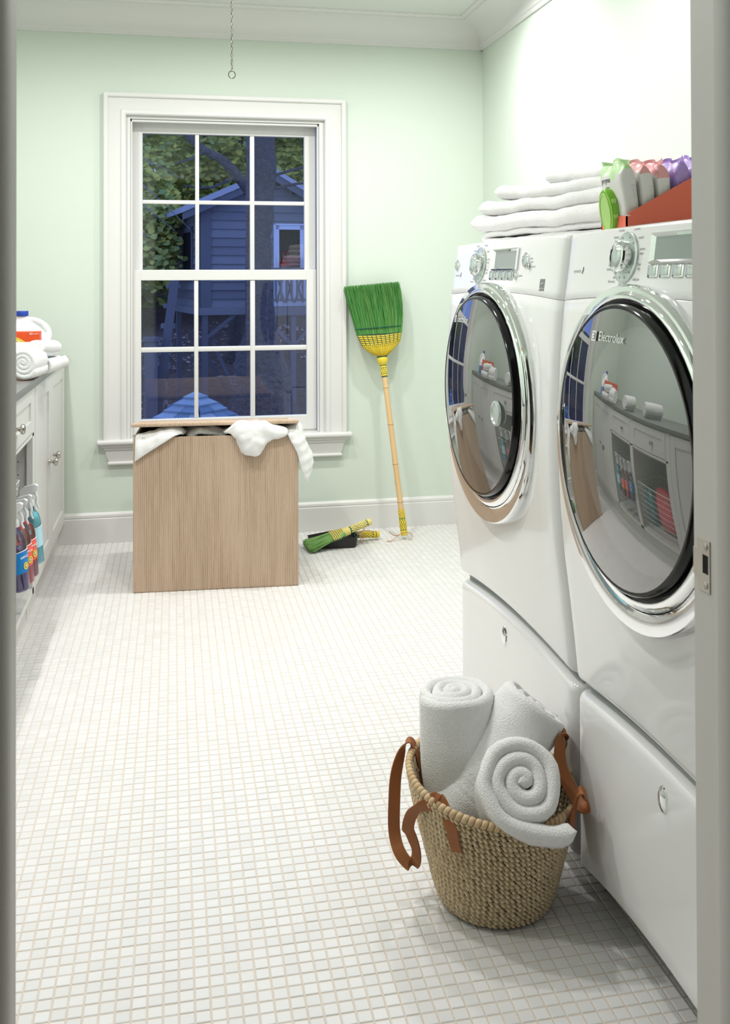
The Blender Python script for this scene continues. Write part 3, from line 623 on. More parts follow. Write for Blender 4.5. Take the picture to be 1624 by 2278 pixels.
    for k, w_ in enumerate(it['words']):
        a = math.radians(90-22-k*(316/(len(it['words'])-1)) if len(it['words']) > 1 else 0); r = .0475
        cx_, cz_ = math.cos(a), math.sin(a); al = 'LEFT' if cx_ > .35 else 'RIGHT' if cx_ < -.35 else 'CENTER'
        text('lettering', w_, .0076, RM @ fr(dy, z) @ Matrix.Translation((cx_*r, cz_*(r+.0045), .0004)), M_ink, t, 0, al)
        m_ = MB().lathe([(.0022, .0044), (0, .0046)], (cx_*.0365, cz_*.0365, 0), 'z', 6); m_.xf(fr(dy, z)); put(m_, 'dial_mark', M_ink, dl, 0)
    dy, z = it['disp']; A, B, a_, b_ = .0785, .0255, .0665, .0185
    f = MB(); k4 = lambda w, h, zz: [(-w, -h, zz), (w, -h, zz), (w, h, zz), (-w, h, zz)]
    f.grid([k4(A, B, 0), k4(A, B, .004), k4(A-.003, B-.003, .0055), k4(a_, b_, .0005)], closev=True); f.xf(fr(dy, z)); dp = put(f, 'display', M_chrome, sm=20)
    f = MB().add(k4(a_+.0005, b_+.0005, .0009), [(0, 1, 2, 3)]); f.xf(fr(dy, z)); put(f, 'screen', M_lcd, dp, 0)
    for q in it['btns']:
        bz = it['bz']
        f = MB().box(-.0165, .0165, -.0105, .0105, -.001, .0022, .0022, 2); f.xf(fr(q, bz)); b1 = put(f, 'button', M_chrome)
        f = MB().box(-.0128, .0128, -.0072, .0080, .001, .0038, .0014, 2); f.xf(fr(q, bz)); put(f, 'button_cap', M_btn, b1)
    if 'round' in it:
        for (q, bz, r) in it['round']:
            b1 = lat('button', M_chrome, q, bz, [(r, -.001), (r, .003), (r*.86, .0045), (r*.8, .003)]); lat('button_cap', M_btn, q, bz, [(r*.8, .003), (r*.5, .0045), (0, .005)], b1)
        for (q, bz, s) in it['notes']: text('lettering', s, .0075, RM @ fr(q, bz) @ Matrix.Translation((0, 0, .0004)), M_ink, t, 0, 'LEFT')
    if 'sticker' in it:
        q, bz = it['sticker']; f = MB().box(-.0125, .0125, -.0125, .0125, 0, .0004); f.xf(fr(q, bz)); sk = put(f, 'sticker', mat('sticker_grey', (.20, .21, .205), .5), sm=0)
        f = MB().tube([(-.009, -.0015, .0006), (-.003, .003, .0006), (.003, .002, .0006), (.009, .006, .0006)], .0009, 4); f.xf(fr(q, bz)); put(f, 'print', M_wprint, sk, 0)
        text('lettering', 'ENERGY STAR', .0036, RM @ fr(q, bz) @ Matrix.Translation((0, -.008, .0006)), M_wprint, sk)
    q, bz = it['touch']
    text('lettering', 'iq-touch', .0095, RM @ fr(q, bz) @ Matrix.Translation((0, 0, .0004)), M_ink, t, 0)
    f = MB().tube([(.020, -.004, .0004), (.024, -.001, .0004), (.027, .008, .0004), (.029, .002, .0004), (.025, -.002, .0004), (.026, -.006, .0004)], .0005, 4); f.xf(fr(q, bz)); put(f, 'emblem', M_ink, sm=0)
    # pedestal with its drawer
    pd = thing('pedestal', it['plabel'], 'pedestal', RM @ Vector((1.1, yc, 0)))
    put(MB().box(.830, 1.42, yc-HW+.006, yc+HW-.006, .055, .4285, .004, 2), 'base', M_enam, pd)
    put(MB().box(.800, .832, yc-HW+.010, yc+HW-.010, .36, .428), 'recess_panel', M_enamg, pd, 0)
    for sy in (-1, 1):
        for xx in (.865, 1.38):
            put(MB().lathe([(.021, 0), (.021, .012), (.010, .014), (.010, .056), (0, .056)], (xx, yc+sy*(HW-.04), 0), 'z', 16), 'foot', M_blackp, pd)
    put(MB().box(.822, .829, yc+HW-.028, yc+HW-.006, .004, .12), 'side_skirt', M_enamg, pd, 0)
    rows = [(lambda y: .0525+.0375*arch(y), .03), (lambda y: .0525+.0375*arch(y), .005), (lambda y: .0535+.0375*arch(y), .0015), (lambda y: .057+.0375*arch(y), 0)]
    for k in range(1, 13): rows.append((lambda y, k=k: (.057+.0375*arch(y))*(1-k/13)+(.372+.021*arch(y))*k/13, 0))
    for a in (0, 20, 40, 60, 78, 90): rows.append((lambda y, a=a: .372+.021*arch(y)+.016*math.sin(math.radians(a)), .016*(1-math.cos(math.radians(a)))))
    rows += [(lambda y: .3905+.021*arch(y), .036), (lambda y: .385+.021*arch(y), .042)]
    g = [[(.775+min(xa, .045)*1.0+ex, yc+y, f(y)) for (y, xa) in cols()] for f, ex in rows]
    dr = put(MB().grid(g), 'drawer', M_enam, pd, 50)
    m_ = MB().lathe([(0, -.0065), (.010, -.0055), (.0155, -.002), (.0165, .001)], (.7745, yc+it['pb'], .3555), 'x', 32, .75, 1.35); put(m_, 'drawer_button', M_chrome, dr)
    return t
words_w = ['normal', 'casual', 'active\nwear', 'fast\nwash', 'delicate', 'hand\nwash', 'rinse\nspin', 'my\nfavorites', 'sanitize', 'heavy\nduty', 'mixed\nload', 'towels']
words_d = ['normal', 'casual', 'active\nwear', 'fast\ndry', 'delicate', 'perfect\nsteam', 'time\ndry', 'my\nfavorites', 'bulky/\nbedding', 'heavy\nduty', 'mixed\nload', 'towels']
machine(2.140, .03, 'white front-loading washer farther from the doorway, under the towel stack', 'washing_machine', 'washer',
    dict(dial=(.136, 1.230), words=words_w, disp=(-.034, 1.2405), btns=[.043, .004, -.036, -.075], bz=1.2037, round=[(-.108, 1.2034, .0085), (-.157, 1.2375, .0165), (-.181, 1.2235, .0075), (.308, 1.232, .014)],
    notes=[(-.122, 1.203, 'options'), (-.180, 1.240, 'start'), (-.180, 1.233, 'pause'), (-.192, 1.2225, 'cancel')], sticker=(-.258, 1.1833), touch=(.30, 1.205), logo=(.088, 1.098), px=.722, pb=.022, glass_disc=(-.155, .905),
    plabel='white pedestal drawer under the far washer'))
machine(1.430, 0.0, 'white front-loading dryer nearest the doorway, under the red wipes box', 'clothes_dryer', 'dryer',
    dict(dial=(.092, 1.233), words=words_d, disp=(-.0745, 1.2455), btns=[-.0075, -.0465, -.0865, -.126], bz=1.2085, touch=(.288, 1.211), logo=(.020, 1.101), px=.722, pb=.006,
    plabel='white pedestal drawer under the near dryer, behind the straw basket'))

# ------------------------------------------------------------------ folded towels on the machines
SA = math.radians(8); SO = Vector((.788, 2.478, 0)); SD = Vector((math.sin(SA), -math.cos(SA), 0)); SW = Vector((math.cos(SA), math.sin(SA), 0))
def folded(name, label, pts, th, w0, w1, seed, group, jit=.0028):
    """pts (distance from the far end, z); w0,w1 depth range into the machine top"""
    path = crom([SO+SW*((w0+w1)/2)+SD*d+Vector((0, 0, z)) for d, z in pts], 16)
    mb = sheet(path, SW, w1-w0, th, 16, jit, 24, seed, edge=th*.55)
    zmin = min(z for d, z in pts)-th/2
    return tag(mb.build(name, M_towel, loc=path[len(path)//2]*1.0, smooth=180), label, 'towel', group)
gS = 'folded towels stacked on the washer and dryer'
folded('folded_towel', 'thin folded white towel at the bottom of the stack', [(.69, 1.2945), (.35, 1.2945), (.10, 1.2945), (.050, 1.296), (.036, 1.3035), (.052, 1.3105), (.10, 1.3115), (.35, 1.3115), (.69, 1.3115)], .0160, .012, .30, 1, gS)
folded('folded_towel', 'thick folded white towel second from the bottom of the stack', [(.695, 1.3390), (.45, 1.3385), (.2, 1.3400), (.05, 1.3405), (.012, 1.3430), (-.004, 1.3450)], .0385, -.004, .30, 2, gS)
folded('folded_towel', 'folded white towel third from the bottom of the stack', [(.69, 1.3740), (.45, 1.3735), (.2, 1.3770), (.07, 1.3790), (.040, 1.3805), (.030, 1.3815)], .0350, .004, .30, 3, gS)
folded('folded_towel', 'folded white towel with raised fold near the stack top', [(.69, 1.3990), (.52, 1.4000), (.36, 1.4020), (.24, 1.4090), (.16, 1.4175), (.13, 1.4195), (.118, 1.4195)], .0330, .008, .30, 4, gS)
folded('folded_towel', 'short folded white towel topmost on the stack', [(.69, 1.4180), (.55, 1.4200), (.44, 1.4290), (.385, 1.4345), (.365, 1.4355), (.355, 1.4355)], .0270, .020, .30, 6, gS)

# ------------------------------------------------------------------ red display box with wipes packs
rb = thing('display_box', 'red cardboard display box holding wipes packs on the dryer', 'box', (1.0, 1.655, 1.287))
side = [(.800, 1.2872), (.800, 1.3105), (.808, 1.3165), (1.15, 1.498), (1.26, 1.498), (1.26, 1.2872)]
for yy in (1.602, 1.702): MB().prism(side, 'y', yy, yy+.003).build('side_panel', M_red, rb, smooth=0)
MB().box(.800, .8025, 1.602, 1.705, 1.2872, 1.3105).build('front_panel', M_red, rb, smooth=0)
MB().box(1.258, 1.261, 1.602, 1.705, 1.2872, 1.498).build('back_panel', M_red, rb, smooth=0)
MB().box(.800, 1.26, 1.602, 1.705, 1.2868, 1.289).build('bottom_panel', M_red, rb, smooth=0)
MB().box(.7990, .8068, 1.6005, 1.6035, 1.3095, 1.3112).build('crease', M_wprint, rb, smooth=0)
def pack(k, xf_, yr, zt, lean, kind, label, wd=.090, ht=.130, th=.0305):
    """soft film pack standing on end; local x to the viewer's right (-Y), y up, z towards -X"""
    up = Vector((-math.sin(lean), 0, math.cos(lean))); r = Vector((0, -1, 0)); bot = Vector((xf_+th/2, yr+wd/2, zt-ht*math.cos(lean))); org = bot+up*ht/2
    Mx = frame(org, r, up); t = thing('wipes_pack', label, 'pack', bot, 'wipes packs in the red display box')
    film = {'g': M_packg, 'p': M_packp, 'v': M_packv}[kind]
    b = rbox(wd, ht, th, 6, 12)
    for v in b.v:
        pin = max(0, (v.y/ht*2-.62)/.38); v.z *= (1-.80*pin**1.3); v.x *= 1+.03*pin; v.y += .0035*math.sin(v.x*110+k)*pin; v.z += .004*math.sin(v.x*120+k*2)*pin+nz(v+Vector((k, 0, 0)), 35, k)*.0016
    top = MB(); low = MB(); lim = ht*(.33 if kind != 'v' else .02); ct = Vector((0, 0, 0))
    for f in b.f:
        c = sum((b.v[i] for i in f), Vector((0, 0, 0)))/len(f); wav = .006*math.sin(c.x*95+k*1.7)+(.05*(c.x/wd) if kind == 'v' else 0)*ht
        (top if c.y+wav > lim else low).add([b.v[i] for i in f], [tuple(range(len(f)))])
    for mbx, nm, mt in ((low, 'film', M_pack), (top, 'printed_top', film)):
        bm = bmesh.new(); vs = [bm.verts.new(v) for v in mbx.v]; bm.verts.index_update()
        for f in mbx.f: bm.faces.new([vs[i] for i in f])
        bmesh.ops.remove_doubles(bm, verts=bm.verts[:], dist=1e-6); bm.verts.index_update()
        q = MB(); q.add([v.co for v in bm.verts], [tuple(v.index for v in f.verts) for f in bm.faces]); bm.free(); q.xf(Mx); q.build(nm, mt, t, smooth=180)
    P = []
    for yy, zz in ((.455, .10), (.50, .03), (.54, .0)): P.append([Mx @ Vector((wd*(u-.5)*1.02, ht*yy+.0035*math.sin(wd*(u-.5)*110+k)*(yy-.4)*8, .004*math.sin(wd*(u-.5)*120+k*2)*1.1+.004*math.sin(u*17+k)*(yy-.45)*10+zz*.0)) for u in [q/24 for q in range(25)]])
    MB().grid(P).build('crimp', film, t, smooth=180)
    zf = th*.5+.0010
    def tx(w_, x, y, size, mt, M_=None): text('lettering', w_, size, (M_ or Mx) @ Matrix.Translation((x, y, zf)), mt, t)
    MS = Mx @ Matrix.Rotation(PI/2, 4, 'Y') @ Matrix.Translation((0, 0, wd/2-th/2+.0004))   # right-hand side face
    if kind == 'g':
        tx('poyua', -.012, .036, .0145, M_ink); tx('wipes', -.008, .022, .006, M_ink)
    if kind in 'gp':
        text('lettering', '\u00bb', .020, MS @ Matrix.Translation((-.002, -.034, zf)), M_teal if kind == 'g' else M_mag, t)
        for q in range(3): text('lettering', 'lorem ipsum'[:0]+'. . : . . : . . :', .0055, MS @ Matrix.Translation((.004+.0042*q, .008, zf)) @ Matrix.Rotation(PI/2, 4, 'Z'), M_ink, t)
    if kind == 'v':
        mv = mat('violet_ink', (.30, .17, .50), .5)
        text('lettering', 'FACE', .0135, MS @ Matrix.Translation((-.003, .022, zf)), mv, t); text('lettering', 'wipes', .006, MS @ Matrix.Translation((-.003, .011, zf)), mv, t)
    if kind in 'gv':
        c = (-.004, -.022); cm = Mx @ Matrix.Translation((c[0], c[1], zf-.003)) @ Matrix.Rotation(.05, 4, 'Z')
        L = MB().lathe([(0, 0), (1, 0), (1.0, .011), (.93, .0145), (.80, .014), (0, .014)], (0, 0, 0), 'z', 44, .0285, .0430); L.xf(cm); lo = L.build('lid', M_lidg if kind == 'g' else M_packv, t, smooth=40)
        L = MB().lathe([(1, .0138), (.97, .0152), (.90, .0152), (.88, .0142), (0, .0142)], (0, 0, 0), 'z', 40, .0215, .0360); L.xf(cm @ Matrix.Translation((-.003, -.001, 0))); L.build('lid_inset', M_lidg2 if kind == 'g' else M_packv, lo, smooth=40)
        if kind == 'g':
            for yy in (-.012, .016): L = MB().box(.008, .0285, yy-.004, yy+.004, .004, .0125, .001, 1); L.xf(cm); L.build('lid_latch', M_lidg2, lo)
    return t
pack(0, .8065, 1.613, 1.4110, .13, 'g', 'white wipes pack with green lid, foremost in the red box', th=.033)
pack(1, .841, 1.613, 1.4100, .10, 'p', 'pink-topped white wipes pack right behind the green-lidded pack')
pack(2, .874, 1.613, 1.4110, .09, 'p', 'pink-topped white wipes pack just in front of the violet packs')
pack(3, .908, 1.613, 1.4150, .07, 'v', 'violet wipes pack right behind the pink-topped packs', .086, .136, .036)
pack(4, .948, 1.613, 1.4230, .06, 'v', 'violet wipes pack rearmost in the box, beside the door jamb', .086, .140, .040)

# ------------------------------------------------------------------ straw basket with leather straps
BX, BY = .610, 1.792
def prof_r(z):
    pts = [(0, .100), (.012, .110), (.04, .119), (.1, .134), (.17, .152), (.235, .164)]
    for (a, x), (b, y) in zip(pts, pts[1:]):
        if z <= b: return x+(y-x)*(z-a)/(b-a)
    return pts[-1][1]
def bpt(a, z, dr=0):
    zz = z*(.955+.095*math.cos(a-2.35)) if z > .02 else z*.98
    r = prof_r(min(z, .235))+dr; lean = .012*z/.235
    return Vector((BX+(r)*math.cos(a)-lean*.2, BY+(r)*math.sin(a)+lean, zz))
bk = thing('straw_basket', 'woven straw basket with leather straps on the tile floor, full of towels', 'basket', (BX, BY, 0))
zs = [0, .006, .02, .05, .09, .13, .17, .21, .233]
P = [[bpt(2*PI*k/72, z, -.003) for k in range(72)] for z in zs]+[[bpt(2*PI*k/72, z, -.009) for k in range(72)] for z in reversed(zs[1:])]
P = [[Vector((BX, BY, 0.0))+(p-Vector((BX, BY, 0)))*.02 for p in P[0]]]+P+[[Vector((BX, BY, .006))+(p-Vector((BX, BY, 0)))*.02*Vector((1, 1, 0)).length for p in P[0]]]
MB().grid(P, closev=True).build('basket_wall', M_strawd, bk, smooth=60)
st_ = MB(); NR = 21
for i in range(NR):
    z0, z1 = .004+.226*i/NR, .004+.226*(i+1)/NR; nS = int(2*PI*prof_r(z0)/.0102)
    for k in range(nS):
        a = 2*PI*(k+.5*(i % 2)+rnd.uniform(-.12, .12))/nS; da = 2*PI/nS*.40; sk = 2*PI/nS*.75
        zl, zh = z0+.0005+rnd.uniform(-.0006, .0006), z1+.0012; d = .0034+rnd.uniform(-.0006, .0008)
        pts = [bpt(a-da+sk*.5, zl, -.001), bpt(a+da+sk*.5, zl+.0012, -.001), bpt(a+da-sk*.5, zh, -.001), bpt(a-da-sk*.5, zh-.0012, -.001)]
        c = [bpt(a-da*.45+sk*.2, zl+(zh-zl)*.28, d), bpt(a+da*.45+sk*.2, zl+(zh-zl)*.30, d), bpt(a+da*.45-sk*.2, zl+(zh-zl)*.74, d), bpt(a-da*.45-sk*.2, zl+(zh-zl)*.72, d)]
        st_.add(pts+c, [(4, 5, 6, 7), (0, 1, 5, 4), (1, 2, 6, 5), (2, 3, 7, 6), (3, 0, 4, 7)])
    # inside face
    for k in range(nS//2):
        a = 2*PI*k/(nS//2); da = 2*PI/nS*.8
        if i > 9: st_.add([bpt(a-da, z0, -.0088), bpt(a+da, z0+.001, -.0088), bpt(a+da-.02, z1, -.0088), bpt(a-da-.02, z1, -.0088), bpt(a, (z0+z1)/2, -.012)], [(0, 1, 4), (1, 2, 4), (2, 3, 4), (3, 0, 4)])
stuff(st_.build('weave', M_straw, bk, smooth=30))
rm = MB(); NW = 86
for k in range(NW):
    a = 2*PI*k/NW; p = bpt(a, .236, -.0035); q = bpt(a+2*PI/NW, .236, -.0035); tdir = (q-p).normalized(); out = Vector((math.cos(a), math.sin(a), 0)); up = tdir.cross(out); up = up if up.z > 0 else -up
    ring = lambda s, r: [p+tdir*s+out*(r*math.cos(b))+up*(r*1.15*math.sin(b))+tdir*(.0022*math.sin(b)) for b in [2*PI*j/10 for j in range(10)]]
    h = (q-p).length*.5
    rm.grid([ring(-h*.96, .0052), ring(-h*.6, .0072), ring(h*.6, .0072), ring(h*.96, .0052)], closev=True)
rim = rm.build('rim', M_strawr, bk, smooth=60)
def ribbon(name, pts, wds, width, th, mt, parent, n=8, taper=None):
    C_ = crom(pts, n); Wd = crom(wds, n); P = []
    for i, p in enumerate(C_):
        t = (C_[min(i+1, len(C_)-1)]-C_[max(i-1, 0)]).normalized(); w_ = Wd[i]; w_ = (w_-t*w_.dot(t)).normalized(); nn = t.cross(w_); h = width/2
        P.append([p+w_*h+nn*th/2*.5, p+w_*h*.94+nn*th/2, p-w_*h*.94+nn*th/2, p-w_*h+nn*th/2*.5, p-w_*h-nn*th/2*.5, p-w_*h*.94-nn*th/2, p+w_*h*.94-nn*th/2, p+w_*h-nn*th/2*.5])
    m_ = MB().grid(P, closev=True); k = len(P)-1; m_.f.append(tuple(range(8))); m_.f.append(tuple(k*8+j for j in reversed(range(8)))); return m_.build(name, mt, parent, smooth=40)
hx = (.98, -.2, 0)
ribbon('strap', [(.492, 1.882, .150), (.487, 1.886, .215), (.470, 1.890, .262), (.452, 1.886, .256), (.432, 1.868, .215), (.424, 1.852, .165), (.422, 1.843, .115), (.427, 1.822, .088), (.442, 1.806, .072), (.452, 1.796, .080), (.455, 1.800, .100), (.447, 1.806, .125), (.436, 1.788, .152), (.440, 1.762, .195), (.459, 1.733, .222), (.478, 1.716, .238), tuple(bpt(-2.36, .212, .004)), tuple(bpt(-2.34, .190, .0055)), tuple(bpt(-2.32, .165, .005))],
    [(.5, .8, 0), (.5, .8, 0), (.5, .8, 0), (.6, .6, .2), (.9, .2, .2), hx, hx, (.9, -.3, .1), (.8, -.5, .3), (.7, -.6, .3), (.5, -.8, .1), (.8, -.6, 0), (.9, -.3, .2), (.75, -.5, .4), (.6, -.7, .3), (.72, -.7, 0), (.72, -.7, 0), (.72, -.7, 0), (.72, -.7, 0)], .0235, .0032, M_leather, bk)
for (x, y, z, a) in ((.5015, 1.702, .178, 3.85),): pass
ribbon('strap', [(.716, 1.672, .165), (.722, 1.667, .225), (.731, 1.662, .252), (.743, 1.665, .245), (.750, 1.668, .222), (.744, 1.690, .212), (.735, 1.720, .232), (.727, 1.742, .262), (.730, 1.752, .302), (.742, 1.760, .312), (.752, 1.775, .295), (.755, 1.800, .262), (.752, 1.822, .225), (.748, 1.826, .18)],
    [(.7, .7, 0), (.7, .7, 0), (.6, .7, .1), (.3, .9, .3), (.2, .9, .4), (.8, .3, .4), (.95, -.1, .2), (.95, -.2, 0), (.9, .3, 0), (.5, .8, 0), (.3, .9, .1), (.2, .6, .3), (0, 1, 0), (0, 1, 0)], .0235, .0032, M_leather, bk)
gB = 'rolled towels in the straw basket'
roll('rolled_towel', 'upright rolled white towel at the back left of the straw basket', (.5610, 1.868, .218), (-.05, .06, 1), (.5, -1, 0), .087, .305, 3.2, .022, gB, seed=21, start=2.2, jit=.0042)
roll('rolled_towel', 'white towel roll leaning right across the middle of the straw basket', (.6180, 1.808, .232), (.62, .03, .78), (.2, -1, 0), .083, .30, 2.8, .022, gB, seed=23, start=1.0, jit=.0040, band=-.045)
roll('rolled_towel', 'front rolled white towel showing its spiral end over the basket rim', (.640, 1.742, .226), (-.16, -.78, .60), (-.1, .5, .8), .092, .19, 2.7, .0285, gB, tail=.085, sq=-1.0, seed=27, start=-PI/2-2.7*2*PI-.12, jit=.0032)
# ------------------------------------------------------------------ laundry hamper under the window
HA = Vector((-.1545, 3.767, 0)); ha = -.0585; HR = Vector((math.cos(ha), math.sin(ha), 0)); HD = Vector((-math.sin(ha), math.cos(ha), 0)); HWd, HDp, HH = .630, .40, .591
HM = Matrix.Identity(4)
for i in range(3): HM[i][0], HM[i][1], HM[i][3] = HR[i], HD[i], HA[i]
hp = thing('laundry_hamper', 'tall ribbed beige laundry hamper under the window, lid ajar on towels', 'hamper', HA+HR*.31+HD*.2)
b = MB(); T = .009
b.box(0, HWd, 0, T, .003, HH, .0015, 1).box(0, HWd, HDp-T, HDp, .003, HH-.016, .0015, 1).box(0, T, T*.5, HDp-T*.5, .003, HH, .0015, 1).box(HWd-T, HWd, T*.5, HDp-T*.5, .003, HH, .0015, 1).box(.002, HWd-.002, .002, HDp-.002, 0, .012)
b.xf(HM); b.build('body', M_weave, hp, smooth=30)
b = MB(); M_lin = mat('hamper_lining', (.10, .085, .075), .8)
b.box(T, HWd-T, T+.0005, T+.003, .012, HH-.004).box(T, HWd-T, HDp-T-.003, HDp-T-.0005, .012, HH-.018).box(T+.0005, T+.003, T, HDp-T, .012, HH-.004).box(HWd-T-.003, HWd-T-.0005, T, HDp-T, .012, HH-.004).box(T, HWd-T, T, HDp-T, .012, .016); b.xf(HM); b.build('lining', M_lin, hp, smooth=0)
b = MB(); b.box(-.006, HWd+.002, -.012, HDp+.004, -.007, .007, .004, 2); tl = math.radians(7.0)
b.xf(HM @ Matrix.Translation((0, HDp, HH-.002)) @ Matrix.Rotation(-tl, 4, 'X') @ Matrix.Translation((0, -HDp, 0))); b.build('lid', M_weave, hp, smooth=30)
def cloth(name, label, rows, th, n=9, fold=.004, fq=16, seed=0, group=None, ribs=0):
    G = [crom(r, n) for r in rows]; G = [list(c) for c in zip(*G)]; G = [crom(c, n) for c in G]
    nu, nv = len(G), len(G[0]); N_ = []
    for i in range(nu):
        row = []
        for j in range(nv):
            a = G[min(i+1, nu-1)][j]-G[max(i-1, 0)][j]; c = G[i][min(j+1, nv-1)]-G[i][max(j-1, 0)]; q = a.cross(c); row.append(q.normalized() if q.length > 1e-9 else Vector((0, -1, 0)))
        N_.append(row)
    P = []
    for i in range(nu):
        f, bk_ = [], []
        for j in range(nv):
            p = G[i][j]; q = N_[i][j]; e = min(i, j, nu-1-i, nv-1-j); h = th/2*min(1, .45+.25*e)
            d = q*(nz(p, fq, seed)*fold+nz(p, fq*2.5, seed+2)*fold*.4+(math.sin(j*ribs)*.0012 if ribs else 0)); f.append(p+d+q*h); bk_.append(p+d-q*h)
        P.append(f+list(reversed(bk_)))
    mb = MB().grid(P, closev=True); n2 = 2*nv
    for i in (0, nu-1):
        for j in range(nv-1): mb.f.append((i*n2+j, i*n2+j+1, i*n2+n2-2-j, i*n2+n2-1-j))
    o = mb.build(name, M_towel, loc=rows[1][1], smooth=180); return tag(o, label, 'towel', group)
gH = 'towels spilling out of the hamper'
cloth('draped_towel', 'white towel corner hanging over the hamper front at its left end', [
    [(.075, 3.86, .590), (.055, 3.84, .598), (.045, 3.80, .600), (.036, 3.775, .597)],
    [(-.010, 3.86, .618), (0, 3.82, .624), (.010, 3.775, .620), (.012, 3.750, .600)],
    [(-.050, 3.83, .612), (-.050, 3.80, .617), (-.045, 3.757, .606), (-.045, 3.746, .568)],
    [(-.10, 3.82, .600), (-.10, 3.79, .604), (-.097, 3.757, .580), (-.095, 3.750, .537)],
    [(-.143, 3.80, .592), (-.146, 3.772, .592), (-.147, 3.758, .555), (-.148, 3.755, .502)]], .009, 9, .003, 18, 3, gH, .9)
cloth('draped_towel', 'bunched white towel bulging over the hamper front right of centre', [
    [(.195, 3.90, .585), (.27, 3.93, .612), (.35, 3.93, .612), (.42, 3.90, .585)],
    [(.186, 3.815, .596), (.256, 3.81, .606), (.345, 3.81, .606), (.418, 3.80, .594)],
    [(.188, 3.748, .606), (.250, 3.735, .640), (.340, 3.730, .638), (.424, 3.736, .602)],
    [(.200, 3.738, .600), (.248, 3.712, .624), (.336, 3.706, .620), (.426, 3.726, .592)],
    [(.232, 3.733, .588), (.262, 3.700, .575), (.325, 3.702, .580), (.378, 3.724, .578)],
    [(.244, 3.731, .556), (.268, 3.698, .545), (.315, 3.700, .547), (.354, 3.723, .563)],
    [(.256, 3.731, .527), (.275, 3.708, .518), (.310, 3.708, .516), (.339, 3.725, .538)]], .016, 10, .011, 17, 8, gH)
cloth('draped_towel', 'ribbed white towel hanging down over the right corner of the hamper', [
    [(.395, 3.80, .598), (.43, 3.83, .614), (.455, 3.87, .622), (.462, 3.95, .618)],
    [(.425, 3.735, .596), (.455, 3.748, .606), (.484, 3.80, .620), (.492, 3.88, .612)],
    [(.447, 3.722, .560), (.478, 3.724, .565), (.501, 3.77, .575), (.506, 3.84, .575)],
    [(.468, 3.722, .520), (.490, 3.722, .525), (.512, 3.76, .53), (.520, 3.81, .535)],
    [(.482, 3.722, .470), (.504, 3.724, .472), (.525, 3.755, .478), (.541, 3.79, .487)],
    [(.497, 3.727, .425), (.508, 3.728, .428), (.519, 3.75, .435), (.535, 3.775, .455)],
    [(.508, 3.738, .404), (.509, 3.739, .404), (.510, 3.741, .406), (.513, 3.744, .410)]], .009, 9, .003, 18, 11, gH, .9)
cloth('draped_towel', 'crumpled white towel in the middle of the hamper under the lid', [
    [(.02, 3.95, .57), (.09, 3.98, .597), (.15, 3.98, .597), (.22, 3.95, .57)],
    [(.03, 3.88, .588), (.09, 3.90, .610), (.15, 3.90, .607), (.22, 3.88, .588)],
    [(.045, 3.82, .588), (.09, 3.82, .612), (.15, 3.82, .611), (.205, 3.81, .595)],
    [(.06, 3.785, .575), (.095, 3.78, .592), (.15, 3.78, .592), (.20, 3.775, .580)]], .014, 9, .010, 22, 15, gH)

# ------------------------------------------------------------------ broom leaning on the wall
br = thing('corn_broom', 'upright broom with green bristles and bamboo handle leaning on wall', 'broom', (1.032, 4.286, 0))
NB = Vector((.963, 4.428, .820)); u_ = Vector((0, .118, .993)).normalized(); nb = Vector((0, -.993, .118)).normalized()
def BH(a, b, c=0): return NB+Vector((1, 0, 0))*a+u_*b+nb*c
def bristles(name, Hf, n, lo, hi, mt, parent, thick, r0, curl, bend=None):
    """lo(s),hi(s) -> (a,b) start and end of the strand with parameter s"""
    m_ = MB()
    for i in range(n):
        s = rnd.random(); (a0, b0), (a1, b1) = lo(s), hi(min(1, max(0, s+rnd.gauss(0, .02)))); c0 = (rnd.choice((-1, 1))*rnd.uniform(.35, 1.12))*thick*math.sqrt(max(.05, 1-(2*s-1)**4)); c1 = rnd.uniform(-1, 1)*thick
        b1 += rnd.uniform(-.016, .004); pts = []
        w1, w2 = rnd.gauss(0, curl), rnd.gauss(0, curl)
        for k in range(6):
            t = k/5; mid = bend(s, t) if bend else 0
            pts.append(Hf(a0+(a1-a0)*t+w1*math.sin(t*2.2)*t+mid, b0+(b1-b0)*t, c0+(c1-c0)*t+w2*t*t))
        m_.tube(pts, [r0*(1-.55*k/5) for k in range(6)], 3, caps=False)
    return stuff(m_.build(name, mt, parent, smooth=60))
lo = lambda s: (-.118+.2165*s, .107+.012*s); hi = lambda s: (-.171+.259*s, .338+.022*s)
bristles('bristles', BH, 2200, lo, hi, M_grn, br, .020, .0015, .004, lambda s, t: (.013*math.sin(t*PI)*max(0, s-.6)*2.5))
core = MB(); core.grid([[BH(-.112+.205*s, .107+.012*s, c) for s, c in ((0, 0), (.1, .004), (.5, .006), (.9, .004), (1, 0), (.9, -.004), (.5, -.006), (.1, -.004))], [BH(-.150+.236*s, .26+.02*s, c) for s, c in ((0, 0), (.1, .005), (.5, .007), (.9, .005), (1, 0), (.9, -.005), (.5, -.007), (.1, -.005))]], closev=True)
core.build('bristle_core', mat('deep_green', (.012, .085, .022), .8), br)
M_straws = M_grn
